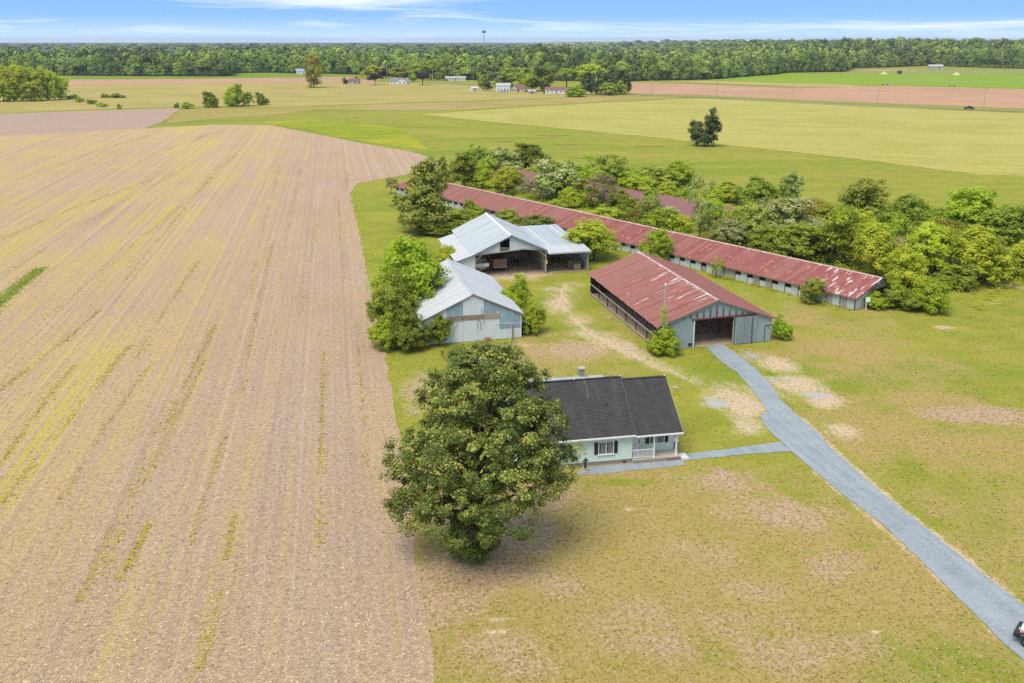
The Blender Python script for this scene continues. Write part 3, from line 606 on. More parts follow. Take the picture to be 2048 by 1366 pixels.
MB().box(1.0, 1.05, .98, 1.05, 1.35, 1.75).build('handle', M_black, d)
for z0_, z1_ in ((.6, 1.3), (1.5, 2.25)): MB().box(.42, .98, 1.035, 1.05, z0_, z1_).build('door_panel', M_white, d)
porch = MB().box(0.02, 4.75, -.38, 1.13, .0, .40).build('porch', plain('porch_slab', (.50, .43, .35), (.44, .38, .31), 1.2, .9), house)
MB().box(0.03, 4.78, -.41, -.38, .0, .33).build('porch_skirt', M_found, porch)
for i in range(12):      # brick facing at the porch edge
    MB().box(3.4 + i * .115, 3.4 + i * .115 + .1, -.44, -.41, .06, .3).build('brick', plain('brick%d' % i, (.30, .19, .14), (.24, .15, .12), 3), porch) if i < 12 else None
MB().box(4.8, 5.55, -.55, .55, 0, .2).build('step', plain('step_slab', (.66, .65, .62), (.58, .57, .54), 1.5), porch)
for x_ in (2.1, 4.3):
    cc = MB().box(x_ - .075, x_ + .075, -.3, -.15, .4, 2.8).build('column', M_white, porch)
    b = MB(); b.box(x_ - .11, x_ + .11, -.335, -.115, .4, .52); b.box(x_ - .11, x_ + .11, -.335, -.115, 2.66, 2.8); b.build('column_base', M_white, cc)
rl = MB(); rl.box(.02, 2.03, -.26, -.19, 1.26, 1.33); rl.box(.02, 2.03, -.25, -.2, .5, .56); rl = rl.build('railing', M_white, porch)
bal = MB().box(-.02, .02, -.245, -.205, .56, 1.26).mesh('baluster', M_white)
for i in range(16): link('baluster', bal, rl, Matrix.Translation((.1 + i * .125, 0, 0)))
MB().box(.05, 4.7, -.33, -.11, 2.72, 2.82).build('porch_beam', M_white, porch)
b = MB(); b.tube([(4.82, -.58, 2.8), (4.72, -.42, 2.6), (4.45, -.28, 2.45), (4.42, -.25, .5)], [.04] * 4, 6); b.build('downspout', M_white, house)
MB().box(-.85, -.62, -.14, -.02, .06, .22).build('foundation_vent', M_dark, house)
# things standing at the house
b = MB(); b.box(-.3, .3, -.32, .32, .02, 1.0); b.box(-.33, .33, -.35, .35, .98, 1.02)
bn = empty('wheeled_bin', (0, 0, 0), 0, 'dark green wheeled bin with white lid by porch end', 'bin')
ex, ey = Vector((math.cos(TH), math.sin(TH), 0)), Vector((-math.sin(TH), math.cos(TH), 0)); HO = Vector((11.37, 76.9, 0))
def hp(x, y, z=0): return HO + ex * x + ey * y + Vector((0, 0, z))
bn.location = hp(4.95, 1.75); bn.rotation_euler = (0, 0, TH)
b = MB(); n0 = 0; b.prism([(-.24, .06), (.24, .06), (.3, 1.0), (-.3, 1.0)], -.3, .3); b.build('bin_body', plain('bin_green', (.03, .07, .06), (.025, .05, .045), 3, .5), bn)
b = MB(); b.prism([(-.33, 1.0), (.33, 1.0), (.3, 1.09), (-.3, 1.09)], -.36, .33); b.build('lid', M_white, bn)
b = MB(); b.tube([(-.3, .3, .12), (.3, .3, .12)], [.12, .12], 10); b.build('wheel', M_black, bn)
# bronze-coloured garden statue on a round pedestal
st = empty('garden_statue', hp(-4.85, -1.05), TH, 'dark garden statue of a figure on a pedestal by the house wall', 'statue')
b = MB(); b.tube([(0, 0, 0), (0, 0, .1), (0, 0, .12), (0, 0, .3), (0, 0, .34)], [.32, .32, .24, .2, .26], 12); b.build('pedestal', M_conc, st)
sk = bpy.data.meshes.new('statue_figure')
sk.from_pydata([(0, 0, .34), (.02, 0, .6), (0, 0, .85), (.03, -.02, 1.1), (.02, -.03, 1.24), (.03, -.05, 1.34), (.03, -.06, 1.46), (.18, -.06, 1.2), (.28, -.14, 1.06), (.2, -.24, 1.18), (-.12, -.03, 1.2), (-.24, -.08, 1.0), (-.12, -.2, .94)], [(0, 1), (1, 2), (2, 3), (3, 4), (4, 5), (5, 6), (3, 7), (7, 8), (8, 9), (3, 10), (10, 11), (11, 12)], [])
so = link('figure', sk, st); md = so.modifiers.new('skin', 'SKIN')
for i, r_ in enumerate((.2, .17, .13, .14, .07, .085, .075, .07, .055, .04, .07, .055, .04)): sk.skin_vertices[0].data[i].radius = (r_, r_ * .8)
sk.skin_vertices[0].data[0].use_root = True
md2 = so.modifiers.new('sub', 'SUBSURF'); md2.levels = md2.render_levels = 2
sk.materials.append(plain('dark_bronze', (.03, .03, .035), (.055, .055, .06), 6.0, .5))

# ------------------------------------------------------------------ red-roofed pole barn
TB = R(13.8)
rb = empty('pole_barn', (34.47, 111.63, 0), TB, 'open sided barn with red metal roof at driveway end', 'barn')
X0, X1, LB, ZE, ZT = -16.15, 0.0, 27.0, 3.42, 6.35
def pick_red(i, n):
    t = i / n      # slope runs from the back of the barn to its front
    return 1 if .30 < t < .92 and random.random() < .62 else (2 if .45 < t < .9 and random.random() < .35 else 0)
rroof = gable_roof(rb, X0, X1, 0, LB, ZE, ZT, [M_red, M_red_worn, M_red_peel], pick_red, lambda i, n: 0, .95, .42, .35, cap=metal_mat('worn_ridge', (.35, .16, .14), (.55, .45, .42), (.70, .66, .64), .55, (4, 1.5)))
MB().box(X0, X1 + 0, .1, LB, .012, .03).build('barn_floor', M_dirt, rb)
ap = (X0 + X1) / 2
gz = gab(X0, X1, ap, ZE, ZT)
wall_strip(rb, (X0, 0), (-11.15, 0), .05, lambda t: min(gz(t), 9), 1.0, M_barnwall)
wall_strip(rb, (-11.15, 0), (-5.4, 0), 3.85, lambda t: gz(t + 5.0), .96, M_barnwall)
wall_strip(rb, (-5.4, 0), (-2.4, 0), 3.85, lambda t: gz(t + 10.75), 1.0, M_barnwall)
wall_strip(rb, (-2.4, 0), (X1, 0), .05, lambda t: gz(t + 13.75), 1.2, M_barnwall)
dr = MB(); dr.box(-5.45, -2.3, -.2, -.15, .08, 3.78); dr = dr.build('sliding_door', M_barnwall, rb)
wall_strip(dr, (-5.45, -.2), (-2.3, -.2), .08, lambda t: 3.78, 1.05, M_barnwall, 'door_panel')
b = MB(); b.bar((-2.95, -.25, .1), (-2.95, -.25, 3.7), .1, .03); b.build('red_streak', M_trim_red, dr)
b = MB(); b.bar((-11.6, -.12, 3.86), (-1.6, -.12, 4.02), .12, .16); b.build('door_track', M_trim_red, rb)
b = MB(); b.bar((-11.2, -.06, 0), (-11.2, -.06, 3.85), .12, .12); b.build('door_post', M_white, rb)
b = MB(); b.bar((-5.5, .12, 0), (-5.5, .12, 3.85), .14, .14); b.build('door_post', M_palewood, rb)
for i in range(11):      # red paint runs left on the gable boards
    xx = ap - 4.6 + i * .92; hh = max(.25, (gz(xx - X0) - 4.05) * (.8 - .06 * abs(i - 5)))
    b = MB(); zb = 4.0 + random.uniform(.02, .1); b.quad((xx - .12, -.05, zb), (xx + .12, -.05, zb), (xx + .09, -.05, zb + hh * .6), (xx, -.05, zb + hh), (xx - .09, -.05, zb + hh * .6)); b.build('red_streak', M_trim_red, rb)
sd_ = MB().box(-.95, -.12, -.09, -.035, .06, 2.26).build('side_door', M_barnwall, rb)
b = MB(); b.box(-1.0, -.08, -.12, -.09, 2.2, 2.3); b.box(-1.02, -.95, -.12, -.09, .06, 2.2); b.build('door_frame', M_black, sd_)
b = MB(); b.bar((-.1, -.1, 1.7), (-.62, -.1, 2.05), .04, .04); b.build('door_brace', M_darkwood, sd_)
MB().box(-11.9, -11.35, -.09, -.04, .35, .7).build('notice_board', M_dark, rb)
wall_strip(rb, (X1, 0), (X1, LB), .05, lambda t: ZE - .12, 1.2, M_barnwall)
wall_strip(rb, (X1, LB), (X0, LB), .05, lambda t: gz(t) if True else 0, 1.2, M_darkwood)
for i in range(8):
    yy = .15 + i * (LB - .3) / 7
    b = MB(); b.bar((X0 + .08, yy, 0), (X0 + .08, yy, ZE - .1), .14, .14); b.build('post', M_darkwood, rb)
    if 0 < i < 7:
        for xx in (-11.0, -5.6):
            b = MB(); b.bar((xx, yy, 0), (xx, yy, ZE + (ZT - ZE) * (1 - abs(xx - ap) / (ap - X0)) - .2), .15, .15); b.build('post', M_darkwood, rb)
        b = MB(); b.bar((X0, yy, ZE - .05), (ap, yy, ZT - .2), .05, .15); b.bar((X1, yy, ZE - .05), (ap, yy, ZT - .2), .05, .15); b.build('rafter', M_darkwood, rb)
for z_ in (1.72, .24):
    b = MB(); b.bar((X0 - .03, 0.1, z_), (X0 - .03, LB, z_), .07, .16); b.build('rail', M_palewood, rb)
MB().box(X0 - .1, X0 + .2, .3, LB, 0, .12).build('sill_beam', M_wood, rb)


# ------------------------------------------------------------------ white barn with grey roof
wb = empty('metal_barn', (1.21, 113.05, 0), TB, 'white metal barn with pale grey roof behind big tree', 'barn')
wx0, wap, wL, wze, wzr = -13.2, -6.5, 19.5, 3.55, 6.58
gable_roof(wb, wx0, 0, 0, wL, wze, wzr, [M_galv_pale], None, None, .95, .42, .22, xr=wap, cap=M_galv)
wg = gab(wx0, 0, wap, wze, wzr); wgf = lambda o: (lambda t: wg(t + o))
wall_strip(wb, (wx0, 0), (-10.1, 0), .05, wgf(0), 1.0, M_wwall)
wall_strip(wb, (-10.1, 0), (-7.9, 0), .05, lambda t: 3.72, 1.1, M_wwall); wall_strip(wb, (-10.1, 0), (-7.9, 0), 3.72, wgf(3.1), 1.1, M_bluewall)
wall_strip(wb, (-7.9, -.03), (-5.1, -.03), .05, wgf(5.3), .95, M_wwall)
wall_strip(wb, (-5.1, 0), (-2.95, 0), .05, lambda t: 3.72, 1.1, M_wwall); wall_strip(wb, (-5.1, 0), (-2.95, 0), 3.72, wgf(8.1), 1.1, M_bluewall)
wall_strip(wb, (-2.95, 0), (0, 0), 1.4, wgf(10.25), .98, M_bluewall); wall_strip(wb, (-2.95, 0), (0, 0), .05, lambda t: 1.4, .98, M_wwall)
wall_strip(wb, (0, 0), (0, wL), .05, lambda t: wze - .1, 1.0, M_wwall); wall_strip(wb, (0, wL), (wx0, wL), .05, lambda t: wg(-wx0 - t), 1.1, M_wwall); wall_strip(wb, (wx0, wL), (wx0, 0), .05, lambda t: wze - .1, 1.1, M_wwall)
bd = MB(); bd.box(-5.2, -2.95, -.1, -.05, 3.02, 3.7); bd.build('plywood_board', plain('pale_plywood', (.36, .31, .25), (.30, .25, .19), 1.5), wb)
for i in range(3): MB().box(-10.1 + i * 1.63, -10.1 + i * 1.63 + 1.6, -.1, -.05, 3.05, 3.7).build('plywood_board', M_ply, wb)
b = MB(); b.box(-.06, .04, -.06, .04, .05, 3.5); b.build('corner_trim', M_white, wb)
lt = MB(); lt.prism([(.05, 2.25), (1.15, 1.75), (1.15, 1.8), (.05, 2.3)], .4, 4.4); lt = lt.build('lean_to_roof', M_galv, wb)
b = MB()
for yy in (.5, 2.4, 4.3): b.bar((1.05, yy, 0), (1.05, yy, 1.76), .09, .09)
b.build('lean_to_posts', M_palewood, lt); MB().box(.06, 1.0, .9, 4.2, .02, 1.5).build('lean_to_wall', M_darkwood, lt)
vine = MB()
for x_, pts in ((-8.6, [(0, 0, 3.0), (-.2, 0, 2.4), (-.55, 0, 1.7), (-.7, 0, .9)]), (-5.9, [(0, 0, 3.0), (-.1, 0, 2.3), (.05, 0, 1.7), (-.3, 0, 1.2)]), (-5.7, [(0, 0, 3.0), (.2, 0, 2.2), (.15, 0, 1.5)]), (-5.2, [(-.2, 0, 4.6), (-.15, 0, 3.9), (.1, 0, 3.3), (0, 0, 2.3)])):
    vine.tube([(x_ + q[0], -.14, q[2]) for q in pts], [.03, .028, .022, .015][:len(pts)], 5)
vine.build('bare_vines', M_darkwood, wb)
LW = lambda x, y, z=0: Vector((1.21, 113.05, 0)) + Vector((math.cos(TB), math.sin(TB), 0)) * x + Vector((-math.sin(TB), math.cos(TB), 0)) * y + Vector((0, 0, z))
o = empty('brick_stack', LW(-4.65, -.45), TB, 'small stack of orange bricks against the white barn', 'bricks')
for k in range(5):
    for j in range(2): MB().box(-.36 + j * .38, -.36 + j * .38 + .34, -.18, .18, k * .11, k * .11 + .1).build('brick', plain('orange_brick', (.42, .20, .11), (.34, .16, .09), 4), o)
o = MB(); o.tube([(0, 0, 0), (.02, 0, 1.3), (0, 0, 2.15)], [.14, .12, .11], 8); o = o.build('wooden_post', M_wood); o.location = LW(-1.35, -.75); tag(o, 'short weathered wooden post before the white barn wall', 'post')
o = MB(); o.tube([(0, 0, 0), (0, 0, 2.35)], [.03, .025], 6); o.bar((-3.2, 0, 2.3), (1.6, 0, 2.36), .025)
for k in range(7): o.bar((-2.4 + k * .42, -.35 + .02 * k, 2.32), (-2.4 + k * .42, .35, 2.33), .02)
o = o.build('tv_antenna', M_white); o.location = LW(-1.55, -.5, 0.0); tag(o, 'fallen wire antenna standing before the white barn', 'antenna')

# ------------------------------------------------------------------ grey machine shed with side wing
ms = empty('machine_shed', (5.76, 146.65, 0), TB, 'grey metal machine shed with open front and side wing', 'shed')
ax, zr_, yL = -6.12, 7.12, 20.0
rf = MB(); rf.quad((ax - .3, -.4, zr_ - .08), (ax, -.4, zr_ + .07), (ax, yL, zr_ + .07), (ax - .3, yL, zr_ - .08)); rf.quad((ax, -.4, zr_ + .07), (ax + .3, -.4, zr_ - .08), (ax + .3, yL, zr_ - .08), (ax, yL, zr_ + .07))
rf = rf.build('roof', plain('white_ridge_cap', (.68, .69, .70), (.58, .6, .62), 1.0, .5), ms)
panel_slope(rf, (-12.85, yL, 4.03), (ax, yL, zr_), (0, -1, 0), yL + .4, .9, [M_galv])
panel_slope(rf, (.25, -.4, 4.18), (ax, -.4, zr_), (0, 1, 0), yL + .4, .9, [M_galv_pale, M_galv], pick=lambda i, n: random.randint(0, 1))
panel_slope(rf, (-15.75, 17.5, 3.12), (-12.8, 17.5, 4.0), (0, -1, 0), 17.9, .9, [M_galv_pale], lift=.008)
# wing: low roof tipping to the front
panel_slope(rf, (.2, 3.4, 4.03), (.2, 20.0, 4.22), (1, 0, 0), 7.6, .95, [M_galv, M_galv_pale], pick=lambda i, n: random.randint(0, 1))
panel_slope(rf, (.2, -.75, 3.72), (.2, 3.5, 4.06), (1, 0, 0), 7.75, .95, [M_galv_pale])
M_bgt = plain('blue_grey_trim', (.20, .24, .30), (.16, .19, .24), 2)
for a_, b__ in (((ax, -.42, zr_ - .12), (.25, -.42, 4.06)), ((ax, -.42, zr_ - .12), (-12.85, -.42, 3.92)), ((-12.85, -.42, 3.92), (-15.75, -.42, 3.02))): MB().bar(a_, b__, .06, .2).build('barge_board', M_bgt, rf)
MB().box(.3, 7.95, -.82, -.76, 3.52, 3.72).build('fascia', M_galv_pale, rf)
MB().box(-15.3, 7.6, .0, yL, .012, .03).build('earth_floor', M_dirt, ms)
sl_ = (zr_ - 4.18) / (.25 - ax); slf = (zr_ - 4.03) / (ax + 12.85)
def mtop(x): return (zr_ - (ax - x) * slf if x > -12.85 else 4.03 - (-12.85 - x) * .31) - .14 if x < ax else zr_ - (x - ax) * sl_ - .14
def hdr(x): return 4.0 + (x + 12.3) / 8.4 * .6 if x < -3.9 else 4.6 - (x + 3.9) / 4.1 * .45
wall_strip(ms, (-15.3, 0), (-12.3, 0), .05, lambda t: mtop(-15.3 + t), 1.0, M_wwall)
wall_strip(ms, (-12.3, 0), (-8.0, 0), 0, lambda t: mtop(-12.3 + t), .9, M_wwall, z0f=lambda t: hdr(-12.3 + t))
wall_strip(ms, (-6.35, 0), (.2, 0), 0, lambda t: mtop(-6.35 + t), .95, M_wwall, z0f=lambda t: hdr(-6.35 + t))
b = MB(); b.bar((-12.4, -.06, 3.98), (-3.9, -.06, 4.58), .12, .2); b.bar((-3.9, -.06, 4.58), (.2, -.06, 4.14), .12, .2); b.build('header_beam', M_palewood, ms)
b = MB(); b.bar((-8.0, 0, 5.0), (-6.4, 0, 4.6), .06, .16); b.bar((-8.0, 0, 4.6), (-8.0, 0, 5.9), .1); b.build('loft_frame', M_wood, ms)
for i in range(3):
    b = MB(); b.bar((-7.9, .05, 4.62 + i * .2), (-6.5, .05, 4.65 + i * .12), .04, .12); b.build('loft_board', M_wood, ms)
for x_, z_ in ((-12.3, 4.0), (0.05, 4.1)):
    b = MB(); b.bar((x_, .05, 0), (x_, .05, z_), .18, .18); b.build('post', M_palewood, ms)
    for yy in (6.5, 13.0):
        b = MB(); b.bar((x_ if x_ > -3 else x_, yy, 0), (x_, yy, z_), .18, .18); b.build('post', M_wood, ms)
b = MB(); b.bar((-12.2, .05, 3.0), (-11.0, .05, 3.95), .08, .12); b.build('knee_brace', M_palewood, ms)
b = MB(); b.bar((0, .05, 3.1), (-1.2, .05, 4.1), .08, .12); b.build('knee_brace', M_palewood, ms)
for i in range(24):      # boarded partition between the two bays
    MB().box(.0, .06, .2 + i * .5, .2 + i * .5 + .44, .05, 3.95 if i % 3 else 3.7).build('board', [M_wood, M_palewood][i % 2], ms)
b = MB()
for z_ in (.9, 1.9, 2.9): b.box(-.06, .0, .2, 12.2, z_, z_ + .14)
b.build('partition_rail', M_wood, ms)
M_yel_p = plain('yellow_paper', (.68, .66, .05), (.58, .56, .06), 3); M_blu_p = plain('lilac_paper', (.42, .42, .58), (.36, .36, .5), 3)
for y_, z_, mm in ((1.2, 1.6, M_yel_p), (1.2, 2.5, M_yel_p), (2.2, 1.8, M_blu_p), (2.2, 2.6, M_blu_p), (.5, 2.0, M_blu_p)):
    MB().box(-.09, -.065, y_, y_ + .42, z_, z_ + .62).build('notice', mm, ms)
MB().box(.02, .3, -.12, -.1, 1.75, 2.3).build('notice', M_yel_p, ms)
b = MB(); b.bar((7.6, -.05, 0), (7.6, -.05, 3.6), .18, .18); b.build('post', M_palewood, ms)
wall_strip(ms, (7.65, 0), (7.65, yL), .05, lambda t: 3.75, 1.0, M_wwall); wall_strip(ms, (7.65, yL), (-12.8, yL), .05, lambda t: 3.9, 1.2, M_darkwood); wall_strip(ms, (-15.3, 17.4), (-15.3, 0), .05, lambda t: 3.05, 1.1, M_wwall)
wall_strip(ms, (0, yL), (-12.8, yL), 3.9, lambda t: mtop(-t), 1.2, M_darkwood)
for i in range(5):
    b = MB(); b.bar((7.52, .2, .5 + i * .7), (7.52, 5, .5 + i * .7), .06, .1); b.build('wall_girt', M_palewood, ms)
b = MB(); b.bar((5.6, .1, 3.6), (7.55, .3, 2.4), .07, .1); b.bar((5.8, .6, 3.6), (7.55, 1.2, 2.0), .07, .1); b.build('knee_brace', M_palewood, ms)
LS = lambda x, y, z=0: Vector((5.76, 146.65, 0)) + Vector((math.cos(TB), math.sin(TB), 0)) * x + Vector((-math.sin(TB), math.cos(TB), 0)) * y + Vector((0, 0, z))
def wheel(parent, x, y, r, w=.25, rimm=None):
    b = MB(); b.tube([(x - w / 2, y, r), (x - w / 2 + .03, y, r), (x + w / 2 - .03, y, r), (x + w / 2, y, r)], [r * .9, r, r, r * .9], 16); t_ = b.build('wheel', M_black, parent)
    b = MB(); b.tube([(x - w / 2 - .02, y, r), (x + w / 2 + .02, y, r)], [r * .52, r * .52], 12); b.build('rim', rimm or M_white, t_)
# gravity wagon, white
gw = empty('gravity_wagon', LS(-11.0, .9), TB, 'white hopper wagon at the shed opening', 'wagon')
b = MB()
def frus(b, x0, x1, y0, y1, z0, X0, X1, Y0, Y1, Z1, open_top=True):
    n = len(b.v); b.v += [(x0, y0, z0), (x1, y0, z0), (x1, y1, z0), (x0, y1, z0), (X0, Y0, Z1), (X1, Y0, Z1), (X1, Y1, Z1), (X0, Y1, Z1)]
    b.f += [tuple(n + i for i in q) for q in ((0, 1, 5, 4), (1, 2, 6, 5), (2, 3, 7, 6), (3, 0, 4, 7), (3, 2, 1, 0))]
    if not open_top: b.f.append(tuple(n + i for i in (4, 5, 6, 7)))
frus(b, -.4, .3, 1.0, 1.9, .75, -1.25, 1.25, -.2, 2.9, 1.7); frus(b, -1.25, 1.25, -.2, 2.9, 1.7, -1.25, 1.25, -.2, 2.9, 2.25)
b.build('hopper', plain('wagon_white', (.60, .60, .58), (.48, .47, .45), 1.5, .5), gw)
b = MB(); b.bar((-.7, -1.6, .5), (-.2, 2.9, .6), .12); b.bar((.5, -1.6, .5), (.4, 2.9, .6), .12); b.bar((0, -2.6, .45), (0, -.2, .55), .1); b.build('chassis', M_rust, gw)
for x_ in (-.9, .9):
    for y_ in (.1, 2.6): wheel(gw, x_, y_, .42)
MB().box(-.25, .35, -.23, -.2, 1.85, 2.05).build('hopper_plate', plain('grey_plate', (.35, .36, .37), (.3, .3, .31), 2), gw)
# brown grain box wagon
gb = empty('grain_wagon', LS(-7.4, 2.6), TB, 'brown ribbed grain box wagon inside the shed', 'wagon')
M_brown = plain('brown_steel', (.34, .18, .12), (.25, .135, .10), 1.5, .7)
b = MB(); b.box(-1.2, 1.2, 0, .06, 1.0, 2.35); b.box(-1.2, -1.14, .06, 6.5, 1.0, 2.35); b.box(1.14, 1.2, .06, 6.5, 1.0, 2.35); b.box(-1.2, 1.2, 6.5, 6.56, 1.0, 2.35); b.box(-1.14, 1.14, .06, 6.5, 1.0, 1.08)
bx = b.build('grain_box', M_brown, gb)
for i in range(6): MB().box(-1.15 + i * .44, -1.08 + i * .44, -.06, 0, 1.02, 2.3).build('rib', M_brown, bx)
for z_ in (1.42, 1.85): MB().box(-1.18, 1.18, -.04, 0, z_, z_ + .05).build('rib', M_brown, bx)
MB().box(-1.22, 1.22, -.1, -.01, .86, 1.0).build('tail_bumper', plain('tail_pale', (.50, .46, .42), (.42, .3, .25), 2), bx)
b = MB(); b.box(-.5, -.38, .3, 7.2, .7, .95); b.box(.38, .5, .3, 7.2, .7, .95); b.build('chassis', M_dark, gb)
for x_ in (-.95, .95):
    for y_ in (1.4, 5.2): wheel(gb, x_, y_, .48, .3, M_rust)
# red implement and dark harrow behind it
im = empty('field_cultivator', LS(-4.3, 6.0), TB, 'dark folding cultivator with red frame inside the shed', 'farm implement')
b = MB(); b.bar((-2.0, 0, 3.0), (2.2, 0, 3.0), .35, .45); b.bar((-2.0, 1.4, 2.9), (2.2, 1.4, 2.9), .25, .3); b.bar((0, -.2, .9), (0, 2.0, .9), .2); b.bar((-.2, 0, .9), (-.2, 0, 3.0), .2); b.build('frame', plain('implement_red', (.20, .035, .03), (.13, .03, .03), 2, .6), im)
for i in range(9):
    b = MB(); x_ = -1.9 + i * .47; b.tube([(x_, 0, 2.8), (x_, -.5, 2.0), (x_, -.2, 1.3), (x_, -.6, .9)], [.06] * 4, 5); b.build('tine', M_dark, im)
for i in range(6):
    b = MB(); x_ = -1.7 + i * .65; b.tube([(x_, -.3, 1.1), (x_ + .06, -.3, 1.1)], [.5, .5], 14); b.build('disc', M_dark, im)
for i in range(5):
    b = MB(); x_ = -1.5 + i * .5; b.tube([(x_, -.7, 2.2), (x_ + .14, -.7, 2.2)], [.09, .09], 8); b.build('hub', plain('rust_bright', (.45, .22, .12), (.38, .2, .12), 2), im)
for x_ in (-1.1, 1.1): wheel(im, x_, .9, .55, .35, M_rust)
# crates in the wing
M_crate = plain('crate_wood', (.33, .25, .185), (.24, .185, .14), 2.5, .9)
def crate(loc, w, d, h, label):
    o = empty('wooden_crate', loc, TB + R(-4), label, 'crate', 'wooden crates in the shed wing')
    b = MB(); b.box(-w / 2 + .04, w / 2 - .04, -d / 2 + .04, d / 2 - .04, .03, h - .08); b.build('crate_box', M_darkwood, o)
    k = 5
    for i in range(k):
        z_ = .02 + i * h / k; b = MB(); b.box(-w / 2, w / 2, -d / 2, -d / 2 + .03, z_, z_ + h / k - .05); b.build('slat', M_crate, o)
        b = MB(); b.box(-w / 2, -w / 2 + .03, -d / 2 + .035, d / 2, z_, z_ + h / k - .05); b.build('slat', M_crate, o)
    for i in range(5):
        b = MB(); b.box(-w / 2, w / 2, -d / 2 + i * d / 5 + .02, -d / 2 + (i + 1) * d / 5 - .02, h - .05, h - .01); b.build('slat', M_crate, o)
crate(LS(5.9, 1.0), 1.25, 1.2, 1.15, 'wooden slatted crate nearest the grass in the shed wing')
crate(LS(5.5, 2.7), 1.3, 1.2, 1.35, 'taller wooden slatted crate behind the front crate in the wing')
crate(LS(6.8, 2.9), 1.0, 1.0, 1.25, 'small wooden crate beside the wing wall')
o = empty('feed_grinder', LS(4.0, 7.5), TB, 'dark old feed grinder deep inside the shed wing', 'farm implement')
b = MB(); b.tube([(0, 0, .4), (0, 0, 1.2), (0, 0, 2.2), (0, 0, 2.4)], [.45, .8, .8, .4], 12); b.build('tank', M_wood, o)
b = MB(); b.tube([(.2, 0, .5), (1.2, -.3, 3.0)], [.14, .12], 8); b.build('auger', M_dark, o); b = MB(); b.bar((-.6, -1.2, .5), (.6, 1.2, .5), .15); b.build('chassis', M_dark, o); wheel(o, .7, 0, .45); wheel(o, -.7, 0, .45)

